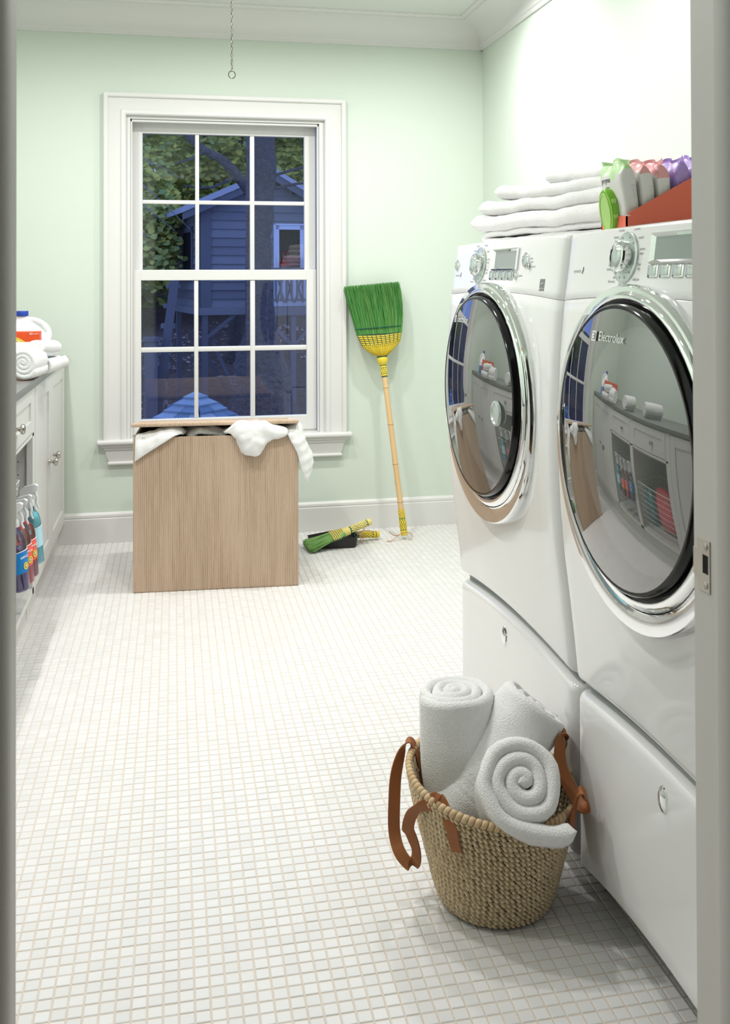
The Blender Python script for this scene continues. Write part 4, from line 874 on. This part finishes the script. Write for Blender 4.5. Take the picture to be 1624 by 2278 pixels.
# stitched yellow band: outline sections from neck to band
def band_sec(t):  # t 0 neck .. 1 top of band ; returns left a, left b, right a, right b, half thickness
    K = [(0, -.024, .006, .024, .010, .016), (.30, -.062, .026, .058, .040, .022), (.52, -.092, .050, .086, .072, .025), (.60, -.097, .058, .091, .080, .025), (1, -.118, .107, .0985, .119, .023)]
    for A, B in zip(K, K[1:]):
        if t <= B[0]:
            q = (t-A[0])/(B[0]-A[0]); return [A[i]+(B[i]-A[i])*q for i in range(1, 6)]
    return K[-1][1:]
def band_pt(s, t, side, lift=0):
    la, lb, ra, rb_, h = band_sec(t); sag = -.010*math.sin(s*PI)*(1 if t > .45 else t/.45)
    return BH(la+(ra-la)*s, lb+(rb_-lb)*s+sag*(.6), side*(h*math.sqrt(max(.03, 1-abs(2*s-1)**3))+lift))
P = []
for t in [k/10 for k in range(11)]:
    P.append([band_pt(s, t, 1, -.003) for s in [k/16 for k in range(17)]]+[band_pt(s, t, -1, -.003) for s in [k/16 for k in range(16, -1, -1)]])
MB().grid(P, closev=True).build('band_core', M_thr, br)
fan = MB(); wv = MB()
for side in (1, -1):
    nf = 18
    for k in range(nf):
        s0, s1 = (k+.06)/nf, (k+.94)/nf
        fan.grid([[band_pt(s0+(s1-s0)*q, t, side, .0035*math.sin(q*PI)-.001) for q in (0, .25, .5, .75, 1)] for t in (0, .1, .2, .3, .4, .5, .555)])
    ncol = 10
    for r in range(6):
        t0, t1 = (.545, .60) if r == 5 else (.605+.079*r+.013, .605+.079*(r+1)-.013)
        m2 = 20 if r == 5 else ncol
        for k in range(m2):
            s0, s1 = (k+.07)/m2, (k+.93)/m2
            wv.grid([[band_pt(s0+(s1-s0)*q, t0+(t1-t0)*v, side, (.0035*math.sin(q*PI)**.5+.0015*math.sin(v*PI))) for q in (0, .15, .5, .85, 1)] for v in (0, .3, .7, 1)])
fan.build('fan_straps', M_yel, br, smooth=60); wv.build('woven_straps', M_yel, br, smooth=60)
for b_ in (.036,):
    MB().tube([BH(-.126+.228*s, .1355+.0155*s, .0245*math.sqrt(max(.03, 1-abs(2*s-1)**3))) for s in [k/16 for k in range(17)]]+[BH(-.126+.228*s, .1355+.0155*s, -.0245*math.sqrt(max(.03, 1-abs(2*s-1)**3))) for s in [k/16 for k in range(16, -1, -1)]], .0022, 6, closed=True).build('thread', M_thr, br)
# knob, ferrule, handle along the shaft axis
top = BH(.001, -.005); foot = Vector((1.0335, 4.284, .012)); ax = (foot-top).normalized()
def shaft(name, mt, prof, par=br, n=20, sm=40):
    q = Vector((0, 0, 1)).rotation_difference(ax).to_matrix().to_4x4(); m_ = MB().lathe(prof, (0, 0, 0), 'z', n); m_.xf(Matrix.Translation(top) @ q); return m_.build(name, mt, par, smooth=sm)
L = (foot-top).length
shaft('knob', M_yel, [(.018, -.012), (.0245, -.004), (.0255, .004), (.0235, .016), (.0165, .027), (.0145, .030)])
shaft('thread', M_thr, [(.0245, -.0135), (.026, -.0115), (.0245, -.0095)]); shaft('thread', M_thr, [(.0150, .0285), (.0165, .030), (.0150, .0315)])
def wrap(name, z0, z1, r, mt, par, fn):
    """braided diamond wrapping made of crossing bands"""
    m_ = MB(); nd = max(3, int((z1-z0)/.0088)); na = 8
    for i in range(nd):
        for k in range(na):
            a = 2*PI*(k+.5*(i % 2))/na; da = 2*PI/na*.44; zc = z0+(z1-z0)*(i+.5)/nd; hz = (z1-z0)/nd*.86
            f_ = lambda aa, zz, rr: fn(Vector((rr*math.cos(aa), rr*math.sin(aa), zz)))
            m_.add([f_(a-da, zc, r), f_(a, zc-hz, r), f_(a+da, zc, r), f_(a, zc+hz, r), f_(a, zc, r+.0022)], [(0, 1, 4), (1, 2, 4), (2, 3, 4), (3, 0, 4)])
    return m_.build(name, mt, par, smooth=0)
Q = Matrix.Translation(top) @ Vector((0, 0, 1)).rotation_difference(ax).to_matrix().to_4x4()
shaft('ferrule', M_thr, [(.0145, .029), (.0145, .085), (.0135, .0855)])
shaft('wrap_band', M_yel, [(.0145, .032), (.0160, .033), (.0160, .040), (.0145, .041)]); wrap('braid', .042, .072, .0148, M_yel, br, lambda v: Q @ v)
shaft('wrap_band', M_yel, [(.0145, .0725), (.0158, .0735), (.0158, .079), (.0145, .080)])
hprof = [(.0128, .085), (.0126, .13)]
for zn in (.135, .300, .500): pass
nodes_z = [.1365, .3075, .4905, .6625]
hp_ = [(.0128, .084)]
for zn in nodes_z:
    if zn < L-.12: hp_ += [(.0124, zn-.012), (.0126, zn-.004), (.0136, zn), (.0126, zn+.004), (.0122, zn+.012)]
hp_ += [(.0122, L-.085)]
shaft('handle', M_bam, hp_)
for zn in nodes_z:
    if zn < L-.12: shaft('bamboo_node', M_bamd, [(.0128, zn-.0022), (.0139, zn), (.0128, zn+.0022)])
e = MB()
for (z0, z1, amp) in ((.41, .60, .0035), (.36, .40, .002)):
    pts = []
    for k in range(40):
        zz = z0+(z1-z0)*k/39; a = -PI/2+.25*math.sin(k*.33)*amp/.0035; pts.append(Q @ Vector((.01275*math.cos(a), .01275*math.sin(a), zz)))
    e.tube(pts, .0005, 4)
e.build('burnt_line', M_bamd, br)
sg = MB()
for k in range(26):
    zz = .096+.0014*k; a = -PI/2+.25*math.sin(k*1.9)+.1*math.sin(k*.7)
    if k: sg.tube([pv, Q @ Vector((.01285*math.cos(a), .01285*math.sin(a), zz))], .0006, 4)
    pv = Q @ Vector((.01285*math.cos(a), .01285*math.sin(a), zz))
sg.build('signature', M_ink2, br)
shaft('grip_core', M_thr, [(.0135, L-.088), (.0148, L-.082), (.0148, L-.014), (.012, L-.008), (0, L-.007)])
wrap('braid', L-.081, L-.030, .0150, M_yel, br, lambda v: Q @ v)
wrap('braid', L-.125, L-.081, .0138, M_yel, br, lambda v: Q @ v)
shaft('wrap_band', M_yel, [(.0150, L-.029), (.0166, L-.028), (.0166, L-.021), (.0150, L-.020)]); shaft('wrap_band', M_yel, [(.0150, L-.0185), (.0166, L-.0175), (.0160, L-.010), (.012, L-.0065), (0, L-.006)])
MB().tube(crom([(1.020, 4.272, .035), (.990, 4.262, .018), (.965, 4.258, .0045), (.945, 4.262, .004)], 6), .0022, 6).build('leather_tie', mat('pale_leather', (.60, .34, .24), .6), br)
MB().tube(crom([(1.020, 4.272, .032), (.985, 4.268, .024), (.962, 4.285, .040)], 6), .0017, 6).build('leather_tie', M_bamd, br)
MB().tube(crom([(1.045, 4.270, .036), (1.062, 4.268, .026), (1.064, 4.266, .010), (1.045, 4.262, .004)], 6), .0018, 6).build('leather_tie', mat('pale_leather', (.60, .34, .24), .6), br)

# ------------------------------------------------------------------ dustpan and whisk broom
dp = thing('dustpan', 'black dustpan on the tiles with a yellow wrapped handle', 'dustpan', (.72, 4.29, 0))
ang = -.10; DM = Matrix.Translation((.700, 4.2975, .0015)) @ Matrix.Rotation(ang, 4, 'Z')
b = MB()
for off, zz in ((0, 0), (.004, .003)): pass
ol = [(-.105, -.094), (.080, -.094), (.098, -.086), (.105, -.068), (.105, .068), (.098, .086), (.080, .094), (-.105, .094)]
hz = lambda x: .010+.036*(x+.105)/.21
outer = [[(x*1.0, y, 0) for x, y in ol], [(x*1.035+.002, y*1.045, hz(x)) for x, y in ol], [(x*1.035-.001, y*1.015, hz(x)) for x, y in ol], [(x*.985, y*.965, .0025) for x, y in ol]]
b.grid(outer, closeu=False); k = len(b.v)-8
b.f.append(tuple(range(7, -1, -1))); b.f.append(tuple(range(k, k+8))); b.xf(DM); b.build('pan', M_blackp, dp, smooth=25)
HM2 = Matrix.Translation((.8035, 4.288, .034)) @ Vector((0, 0, 1)).rotation_difference(Vector((.985, .17, -.085)).normalized()).to_matrix().to_4x4()
def hl(name, mt, prof, par, M_, n=18): m_ = MB().lathe(prof, (0, 0, 0), 'z', n); m_.xf(M_); return m_.build(name, mt, par, smooth=40)
hl('handle', M_thr, [(.013, 0), (.0140, .01), (.0140, .110), (.010, .118), (0, .119)], dp, HM2)
wrap('braid', .014, .085, .0142, M_yel, dp, lambda v: HM2 @ v)
for z0, z1 in ((.087, .099), (.101, .117)): hl('wrap_band', M_yel, [(.0140, z0), (.0158, z0+.001), (.0158, z1-.002), (.0125, z1)], dp, HM2)
for pts in ([(.815, 4.27, .05), (.835, 4.262, .045), (.835, 4.262, .012), (.83, 4.258, .004)], [(.818, 4.27, .052), (.860, 4.268, .054), (.905, 4.285, .040)], [(.812, 4.275, .035), (.838, 4.27, .055), (.85, 4.275, .075)], [(.80, 4.27, .052), (.825, 4.262, .030), (.820, 4.258, .004)]):
    MB().tube(crom([Vector(p) for p in pts], 6), .002, 6).build('leather_tie', mat('pale_leather', (.60, .34, .24), .6), dp)
wb = thing('whisk_broom', 'small green whisk broom with yellow handle lying across the dustpan', 'brush', (.70, 4.23, .03))
W0 = Vector((.742, 4.215, .066)); wt = (Vector((.573, 4.196, .018))-W0).normalized(); wr = Vector((.38, -.92, 0)); wr = (wr-wt*wr.dot(wt)).normalized(); wn = wr.cross(wt); wn = wn if wn.z > 0 else -wn
def WH(a, b_, c=0): return W0+wr*a+wt*b_+wn*c
lo = lambda s: (-.048+.080*s, .058); hi = lambda s: (-.060+.118*s, .182-.004*s)
bristles('bristles', WH, 1000, lo, hi, mat('whisk_green', (.09, .27, .05), .65, var=('island', (.26, .44, .14))), wb, .011, .0013, .002)
MB().grid([[WH(-.046+.076*s, .05, c) for s, c in ((0, 0), (.15, .004), (.85, .004), (1, 0), (.85, -.004), (.15, -.004))], [WH(-.056+.108*s, .174, c) for s, c in ((0, 0), (.1, .004), (.9, .004), (1, 0), (.9, -.004), (.1, -.004))]], closev=True).build('bristle_core', mat('deep_green', (.012, .085, .022), .8), wb)
# plaited shoulder: rows of loops
def wsec(t): a = .0165+.030*min(1, t/.5); return -a-.002*t, a-.008*t
P = []
for t in [k/8 for k in range(9)]:
    l_, r_ = wsec(t); P.append([WH(l_+(r_-l_)*(.5-.5*math.cos(q)), -.004+.064*t, (.014-.003*t)*math.sin(q)) for q in [2*PI*k/20 for k in range(20)]])
MB().grid(P, closev=True).build('shoulder', mat('whisk_green', (.09, .27, .05), .65), wb)
pl = MB()
for rr in range(7):
    t0 = rr/7; l_, r_ = wsec(t0); na = 7+rr
    for k in range(na):
        q0 = PI*(k+.5)/na; a_ = l_+(r_-l_)*(.5-.5*math.cos(q0)); h_ = (.0145-.003*t0)*math.sin(q0)+.001
        if t0 > .35 and k < na*.25*(t0): continue
        pl.tube([WH(a_-.0045, .004+.060*t0, h_-.0015), WH(a_-.001, .004+.060*t0+.005, h_+.002), WH(a_+.0045, .004+.060*t0+.003, h_-.001)], [.002, .0034, .002], 6)
pl.build('plait', M_yel2, wb, smooth=60)
wax = (-wt*.92+Vector((.10, .16, .02))).normalized()
WM = Matrix.Translation(W0) @ Vector((0, 0, 1)).rotation_difference(wax).to_matrix().to_4x4()
hl('collar', M_yel2, [(.0160, -.010), (.0195, -.004), (.0195, .022), (.0160, .026)], wb, WM); hl('thread', M_thr, [(.0150, .025), (.0168, .028), (.0150, .031)], wb, WM)
hl('handle', M_thr, [(.0135, .02), (.0142, .03), (.0142, .118), (.012, .130), (0, .133)], wb, WM)
wrap('braid', .031, .112, .0143, M_yel2, wb, lambda v: WM @ v); hl('wrap_band', M_yel2, [(.0142, .116), (.0160, .118), (.0155, .130), (.010, .1365), (0, .138)], wb, WM)

# ------------------------------------------------------------------ pull chain from the ceiling
ch = thing('pull_chain', 'steel pull chain with a ring hanging from the ceiling', 'chain', (.177, 3.0, 1.845))
lk = MB().tube([(.0032*math.cos(a), 0, .0070*math.sin(a)) for a in [2*PI*k/12 for k in range(12)]], .0012, 5, closed=True); M_ch = mat('chain_steel', (.20, .19, .175), .35, metal=1.0)
me = None; z = 1.8500; k = 0
while z < CEIL-.004:
    if me is None:
        o = lk.build('link', M_ch, ch, smooth=60) if False else None
        mm = bpy.data.meshes.new('link'); mm.from_pydata(lk.v, [], lk.f); mm.materials.append(M_ch)
        for p in mm.polygons: p.use_smooth = True
        me = mm
    o = bpy.data.objects.new('link', me); COL.objects.link(o); o.parent = ch; o.location = (0, 0, z-1.845); o.rotation_euler = (0, 0, .78+k*1.35); z += .0112; k += 1
MB().tube([(.177+.0105*math.cos(a), 3.0, 1.8330+.0115*math.sin(a)) for a in [2*PI*k/28 for k in range(28)]], .0016, 6, closed=True).build('ring', M_ch, ch, smooth=60)
MB().lathe([(0, CEIL-.014), (.012, CEIL-.012), (.016, CEIL), (0, CEIL)], (.177, 3.0, 0), 'z', 16).build('ceiling_hook', M_ch, ch)
# ------------------------------------------------------------------ outdoors at dusk
M_wood = mat('weathered_siding', (.21, .205, .20), .8, spec=.2, var=('object', (.31, .30, .29)), bump=(25, .5, .015))
M_woodt = mat('weathered_trim', (.19, .185, .185), .8, spec=.2)
M_roofm = mat('pale_roofing', (.50, .50, .52), .5)
M_bark = mat('tree_bark', (.10, .088, .078), .95, spec=.1, bump=(22, 1.0, .06), var=(14, (.20, .18, .165)))
M_leafA = mat('maple_leaf', (.78, .72, .13), .8, spec=.15, var=('island', (.34, .42, .13)))
M_leafB = mat('dark_leaf', (.16, .22, .07), .8, spec=.15, var=('island', (.55, .55, .14)))
M_litter = mat('leaf_litter', (.11, .085, .07), .95, spec=.05, var=(9, (.28, .215, .175)))
M_fallen = mat('fallen_leaf', (.62, .50, .44), .9, spec=.1, var=('island', (.14, .11, .09)))
M_shing = mat('slate_shingle', (.13, .24, .31), .65, spec=.3, var=('object', (.42, .52, .54)), bump=(40, .3, .008))
M_whout = mat('outdoor_white', (.80, .80, .82), .6)
M_dark = mat('dark_interior', (.012, .012, .014), .9)
def gz(y): return -2.6+(y-7)*.235
g = []
for i in range(41):
    y = 5+i*.6; g.append([(-9+j*.6, y, gz(y)+nz((j*.6, y, 0), .35, 4)*.35) for j in range(40)])
gr = tag(MB().grid(g).build('hillside', M_litter, loc=(1, 14, gz(14)), smooth=60), 'dark leaf-strewn hillside rising behind the treehouse', 'ground'); 
lf = MB()
def leaf(mb, p, s, q=None):
    a = rnd.uniform(0, 2*PI); t = Vector((rnd.gauss(0, 1), rnd.gauss(0, 1), rnd.gauss(0, 1))).normalized() if q is None else (Vector(q)+Vector((rnd.gauss(0, .3), rnd.gauss(0, .3), 0))).normalized()
    x = t.orthogonal().normalized(); y = t.cross(x); x, y = x*math.cos(a)+y*math.sin(a), y*math.cos(a)-x*math.sin(a); p = Vector(p); d = t*s*.18
    mb.add([p-y*s, p-x*s*.75-y*s*.2+d, p-x*s*.45+y*s*.5, p+y*s*1.05+d, p+x*s*.45+y*s*.5, p+x*s*.75-y*s*.2+d], [(0, 1, 2), (0, 2, 3), (0, 3, 4), (0, 4, 5)])
for i in range(5200):
    y = rnd.uniform(7.5, 22); x = y*rnd.uniform(-.06, .19); leaf(lf, (x, y, gz(y)+nz((x, y, 0), .35, 4)*.35+.02), rnd.uniform(.02, .05), (0, -.3, 1))
tag(stuff(lf.build('fallen_leaves', M_fallen, loc=(1, 12, gz(12)), smooth=0)), 'fallen autumn leaves scattered over the hillside', 'leaves')

# treehouse, rotated about its near corner
HC = Vector((.382, 13, 0)); TM = Matrix.Translation(HC) @ Matrix.Rotation(math.radians(10), 4, 'Z')
th_ = thing('treehouse', 'grey clapboard treehouse with gable roof standing on posts outside', 'treehouse', HC+Vector((1, .6, .7)))
def tput(mb, nm, mt, par=th_, sm=0): mb.xf(TM); return mb.build(nm, mt, par, smooth=sm)
RZ, RU = 2.62, .93
def roofz(u): return RZ-(RU-u)*.45 if u < RU else RZ-(u-RU)*.55
bh = .118; z = .80; i = 0
while z < 2.55:
    z1 = z+bh
    umax = 2.35 if roofz(2.35) > z1 else RU+(RZ-z1)/.55; umin = .10 if roofz(.10) > z1 else RU-(RZ-z1)/.45
    if umax > umin:
        for (a_, c_) in (((umin, .96), (1.42, umax)) if .86 < z1 < 1.97 and umax > 1.42 else ((umin, umax),)):
            b = MB(); b.add([(a_, -.030, z), (c_, -.030, z), (c_, -.004, z1+.02), (a_, -.004, z1+.02), (a_, .0, z), (c_, .0, z), (c_, .0, z1+.02), (a_, .0, z1+.02)], [(0, 1, 2, 3), (4, 7, 6, 5), (0, 4, 5, 1), (2, 6, 7, 3), (0, 3, 7, 4), (1, 5, 6, 2)]); tput(b, 'siding_board', M_wood)
    if z1 < 2.16:
        for (a_, c_) in (((.06, .55), (1.35, 2.0)) if 1.20 < z1 < 1.90 else ((.06, 2.0),)):
            b = MB(); b.add([(-.030, a_, z), (-.030, c_, z), (-.004, c_, z1+.02), (-.004, a_, z1+.02), (0, a_, z), (0, c_, z), (0, c_, z1+.02), (0, a_, z1+.02)], [(0, 1, 2, 3), (4, 7, 6, 5), (0, 4, 5, 1), (2, 6, 7, 3), (0, 3, 7, 4), (1, 5, 6, 2)]); tput(b, 'siding_board', M_wood)
    z = z1
tput(MB().box(.02, 2.35, .01, .05, .72, 2.10).box(.01, .05, .02, 2.0, .72, 2.08).box(.02, 2.35, .05, 2.0, .70, .76), 'inner_wall', M_dark)
tput(MB().box(-.045, .10, -.045, .02, .72, 2.17).box(-.045, .02, -.04, .09, .72, 2.12), 'corner_post', M_woodt)
tput(MB().box(-.05, .06, 1.94, 2.04, .72, 2.1), 'corner_post', M_woodt)
for s0, s1, w_ in ((-.33, RU, 1), (RU, 2.7, 1)):
    P = [(s0, roofz(s0)), (s1, roofz(s1)), (s1, roofz(s1)+.065), (s0, roofz(s0)+.065)]
    tput(MB().prism(P, 'y', -.22, 2.25), 'roof_slab', M_roofm)
    P = [(s0+.02, roofz(s0+.02)-.10), (s1, roofz(s1)-.10), (s1, roofz(s1)-.005), (s0+.02, roofz(s0+.02)-.005)]
    tput(MB().prism(P, 'y', -.20, -.17), 'rake_board', M_woodt)
tput(MB().box(-.06, .75, -.06, -.02, .705, .80).box(-.06, -.02, -.05, 2.0, .705, .80), 'rim_beam', M_wood)
# side window
tput(MB().box(-.028, -.018, .62, 1.30, 1.22, 1.86), 'side_window', M_dark)
tput(MB().box(-.045, -.01, .56, .63, 1.16, 1.92).box(-.045, -.01, 1.29, 1.36, 1.16, 1.92).box(-.045, -.01, .56, 1.36, 1.85, 1.92).box(-.045, -.01, .56, 1.36, 1.16, 1.21), 'window_trim', M_woodt)
# white door with window and scalloped curtain
tput(MB().box(.965, .99, -.05, -.005, .80, 1.945).box(1.40, 1.425, -.05, -.005, .80, 1.945).box(.965, 1.425, -.05, -.005, 1.925, 1.945), 'door_frame', M_whout)
dr_ = tput(MB().box(.99, 1.40, -.03, -.005, .80, 1.34).box(.99, 1.045, -.035, -.005, 1.33, 1.925).box(1.345, 1.40, -.035, -.005, 1.33, 1.925).box(.99, 1.40, -.035, -.005, 1.865, 1.925), 'door', M_whout)
for x0 in (1.0, 1.13, 1.26):
    for sg_ in (1, -1): tput(MB().prism([(x0, 1.06-sg_*.20), (x0+.02, 1.06-sg_*.20), (x0+.125, 1.06+sg_*.20), (x0+.105, 1.06+sg_*.20)], 'y', -.040, -.03), 'cross_batten', M_woodt, dr_)
tput(MB().box(1.04, 1.35, -.012, -.006, 1.34, 1.87), 'door_window', M_dark, dr_)
sc_ = MB()
for k in range(5): sc_.lathe([(0, 0), (.034, 0), (.034, .01), (0, .01)], (1.072+k*.062, -.03, 1.862), 'y', 12)
for k in range(5): sc_.lathe([(0, 0), (.034, 0), (.034, .01), (0, .01)], (1.046, -.03, 1.80-k*.09), 'y', 12); sc_.lathe([(0, 0), (.034, 0), (.034, .01), (0, .01)], (1.344, -.03, 1.80-k*.09), 'y', 12)
tput(sc_, 'scalloped_trim', M_dark, dr_)
for k in range(3):
    b = rbox(.28-.02*k, .07, .055, 4, 5); b.xf(Matrix.Translation((1.20+.01*k, -.05, 1.375+.052*k))); tput(b, 'folded_blanket', mat('brown_blanket', (.42, .20, .12), .9), dr_, 60)
# deck, railing, posts
tput(MB().box(.62, 2.4, -.48, -.44, .70, .81), 'deck_beam', M_woodt)
tput(MB().box(.66, 2.4, -.44, -.02, .78, .81), 'deck_board', M_wood)
tput(MB().box(.72, 2.4, -.50, -.44, 1.305, 1.335), 'top_rail', M_woodt); tput(MB().box(.80, 2.4, -.48, -.45, .885, .92), 'bottom_rail', M_woodt)
tput(MB().box(.735, .79, -.49, -.44, .70, 1.335), 'newel_post', M_woodt)
for k in range(22): tput(MB().box(.86+k*.074, .885+k*.074, -.48, -.455, .90, 1.31), 'baluster', M_woodt)
for (u, v, zb) in ((.02, .0, -1.9), (.02, 1.9, -1.5), (.62, .1, -1.9), (1.12, -.42, -1.9), (2.1, -.42, -1.9), (1.5, 1.9, -1.5)):
    tput(MB().box(u-.035, u+.035, v-.035, v+.035, zb, .72), 'support_post', M_woodt)
for (u0, z0, u1, z1, v) in ((.04, .40, .42, .70, 0), (1.10, .30, .72, .70, -.42), (1.14, .30, 1.5, .70, -.42), (.02, .45, .55, -.45, 0.9), (.62, -.7, .02, .6, .1)):
    d = Vector((u1-u0, 0, z1-z0)).normalized(); n_ = Vector((-d.z, 0, d.x))*.025
    tput(MB().prism([(u0+n_.x, z0+n_.z), (u1+n_.x, z1+n_.z), (u1-n_.x, z1-n_.z), (u0-n_.x, z0-n_.z)], 'y', v-.02, v+.02), 'brace', M_woodt)
# ladder on the left
ld_ = thing('ladder_stair', 'grey wooden stair climbing to the left side of treehouse', 'stairs', (-.2, 12.6, -1.6))
for y_ in (12.3, 12.9):
    MB().prism([(-.04, 1.25), (.07, 1.25), (-.16, -.55), (-.32, -1.9), (-.44, -1.9), (-.27, -.55)], 'y', y_-.025, y_+.025).build('stringer', M_woodt, ld_, smooth=0)
for k in range(9):
    q = k/9; xx = -.0-.30*q; zz = 1.1-2.3*q; MB().box(xx-.10, xx+.08, 12.3, 12.9, zz-.02, zz+.02).build('tread', M_wood, ld_, smooth=0)
tag(MB().box(-.36, -.20, 12.1, 12.26, -1.9, .42).box(-.38, -.18, 12.08, 12.28, .42, .47).build('newel_box', M_woodt, loc=(-.28, 12.18, -1.5), smooth=0), 'boxed grey wooden post left of the stair', 'post')
# big tree
bt = thing('oak_tree', 'large dark tree trunk with thick limb in front of treehouse', 'tree', (1.1, 11, -1.6))
tp = crom([(1.22, 11.0, -1.8), (1.13, 11, -.75), (1.03, 11, .1), (.985, 11, .60), (.965, 11, 1.30), (.99, 11, 1.9), (1.02, 11, 2.4), (1.03, 11, 3.2), (1.05, 11, 4.2)], 5)
rr = [.42-.16*i/10 if i < 10 else .26-.13*(i-10)/8 if i < 18 else .125 for i in range(len(tp))]
MB().tube([p+Vector((.01*math.sin(i*1.3), 0, 0)) for i, p in enumerate(tp)], [r*(1+.06*math.sin(i*2.1)) for i, r in enumerate(rr)], 18).build('trunk', M_bark, bt, smooth=60)
MB().tube(crom([(.98, 11, 1.92), (.86, 10.95, 2.15), (.70, 10.9, 2.36), (.52, 10.85, 2.53), (.32, 10.8, 2.63), (.12, 10.75, 2.80), (-.1, 10.7, 3.1)], 4), [.085, .08, .075, .07, .066, .064, .062, .06, .058, .057, .056, .055, .053, .05, .05, .048, .045, .045, .04, .04, .036, .034, .03, .03, .03], 12).build('limb', M_bark, bt, smooth=60)
for i_, pts in enumerate(([(.35, 10.8, 2.63), (.2, 10.7, 2.52), (.02, 10.6, 2.45)], [(1.05, 11, 2.35), (1.5, 11.2, 2.50), (2.2, 11.4, 2.62)], [(1.04, 11, 2.2), (1.55, 11.3, 2.33), (2.3, 11.5, 2.33)], [(.7, 10.9, 2.36), (.4, 10.7, 2.2), (.1, 10.5, 2.2)])):
    MB().tube(crom(pts, 5), [.022-.0015*k for k in range(11)], 6).build('branch', M_bark, bt, smooth=60)
MB().tube([(1.0, 10.95, .8), (.80, 10.9, .35), (.72, 10.85, -.4), (.68, 10.8, -1.6)], [.08, .12, .14, .2], 12).build('root_flare', M_bark, bt, smooth=60)
st2 = thing('young_tree', 'straight slim grey tree trunk left of the large trunk', 'tree', (.84, 10.2, -1.9))
MB().tube(crom([(.80, 10.2, -1.9), (.785, 10.2, 0), (.78, 10.2, 1.0), (.79, 10.2, 2.0), (.80, 10.2, 3.2)], 4), .042, 12).build('trunk', M_bark, st2, smooth=60)
# bare twigs near the window and background trees with foliage
tw = thing('bare_sapling', 'bare pale twigs of a sapling at the left of window view', 'tree', (-.35, 9, -2.1))
MB().tube([(-.35, 9, -2.1), (-.40, 9, 0), (-.42, 9, 2.6)], [.03, .02, .008], 6).build('trunk', M_woodt, tw, smooth=60)
for z0, dx, dz in ((2.35, .5, -.25), (2.3, .25, .35), (1.95, .42, -.32), (1.9, .20, -.45), (2.15, .55, -.50)):
    MB().tube(crom([(-.41, 9, z0), (-.41+dx*.4, 8.95, z0+dz*.35), (-.41+dx, 8.9, z0+dz)], 4), [.009-.0008*k for k in range(9)], 5).build('branch', M_woodt, tw, smooth=60)
def bgtree(x, y, h, crown, label, mt, n, ls):
    t = thing('maple_tree', label, 'tree', (x, y, gz(y))); MB().tube([(x, y, gz(y)-.1), (x+.05, y, gz(y)+h*.5), (x+.1, y, gz(y)+h)], [.14, .10, .05], 8).build('trunk', M_bark, t, smooth=60)
    m_ = MB()
    cl = [(x+rnd.uniform(-1, 1)*crown[0], y+rnd.uniform(-1, 1)*crown[1], crown[2]+rnd.uniform(-1, 1)*crown[3], rnd.uniform(.25, .5)*max(1, crown[0]*.75)) for _ in range(44)]
    for i in range(n):
        c = rnd.choice(cl); d = Vector((rnd.gauss(0, 1), rnd.gauss(0, 1), rnd.gauss(0, .7))).normalized()*c[3]*rnd.random()**.45
        leaf(m_, (c[0]+d.x, c[1]+d.y, c[2]+d.z), rnd.uniform(*ls), (0, -.6, .7))
    stuff(m_.build('foliage', mt, t, smooth=0))
bgtree(-.85, 14.4, 5.0, (.80, .5, 2.75, 1.35), 'yellow-green maple tree left behind the treehouse', M_leafA, 9500, (.04, .075))
bgtree(1.05, 17.0, 6.0, (1.2, .7, 3.7, 1.1), 'yellow-green maple tree behind the treehouse ridge', M_leafA, 7000, (.05, .085))
bgtree(2.5, 16.2, 6.0, (.95, .8, 3.6, 1.25), 'yellow-green maple tree right behind the treehouse', M_leafA, 8000, (.045, .08))
bgtree(.6, 21.0, 7.0, (3.2, .8, 3.4, 2.4), 'dark bushy tree far up the hillside', M_leafB, 12000, (.10, .17))
bgtree(2.7, 20.0, 4.0, (1.4, .6, 1.6, 1.0), 'dark bush under the deck, up the hillside', M_leafB, 3500, (.06, .10))
bgtree(-.7, 19.0, 4.0, (1.2, .6, 1.8, 1.0), 'dark bush left of the treehouse, up the hillside', M_leafB, 3500, (.06, .10))

# shingled hip roof just below the window
sr = thing('playhouse', 'little playhouse with blue-grey shingled pointed roof below the window', 'playhouse', (.17, 8.0, -2.3))
AP = Vector((.171, 8.0, .268)); hb = 1.30; zb = -.62; cs = [Vector((.171+hb*math.cos(a)*1.05, 8+hb*math.sin(a), zb)) for a in [math.radians(q) for q in (180+4, 270+6, 4, 94)]]
MB().add([AP]+cs, [(0, 1, 2), (0, 2, 3), (0, 3, 4), (0, 4, 1), (4, 3, 2, 1)]).build('roof_deck', M_dark, sr, smooth=0)
for fi in range(4):
    A, B = cs[fi], cs[(fi+1) % 4]; nn = (A-AP).cross(B-AP).normalized(); nn = nn if nn.z > 0 else -nn
    rows_ = 17 if fi < 2 else 7
    for r in range(rows_):
        t0, t1 = r/rows_, min(1, (r+1.12)/rows_); nS = max(1, int(1+r*.72))
        for k in range(nS):
            s0, s1 = (k+(.25 if r % 2 and nS > 1 and k else 0))/nS+.012/nS, (k+1+(.25 if r % 2 and nS > 1 and k < nS-1 else 0))/nS-.012/nS
            e_ = lambda t, s, l: AP+((A-AP)*(1-s)+(B-AP)*s)*t+nn*l
            q = [e_(t0, s0, .006), e_(t0, s1, .006), e_(t1, s1, .030), e_(t1, s0, .030)]
            MB().add(q+[e_(t1, s1, .006), e_(t1, s0, .006)], [(0, 1, 2, 3), (3, 2, 4, 5), (1, 4, 2), (0, 3, 5)]).build('shingle', M_shing, sr, smooth=0)
MB().box(-.6, .94, 7.3, 8.7, -2.5, -.62).build('wall', M_wood, sr, smooth=0)
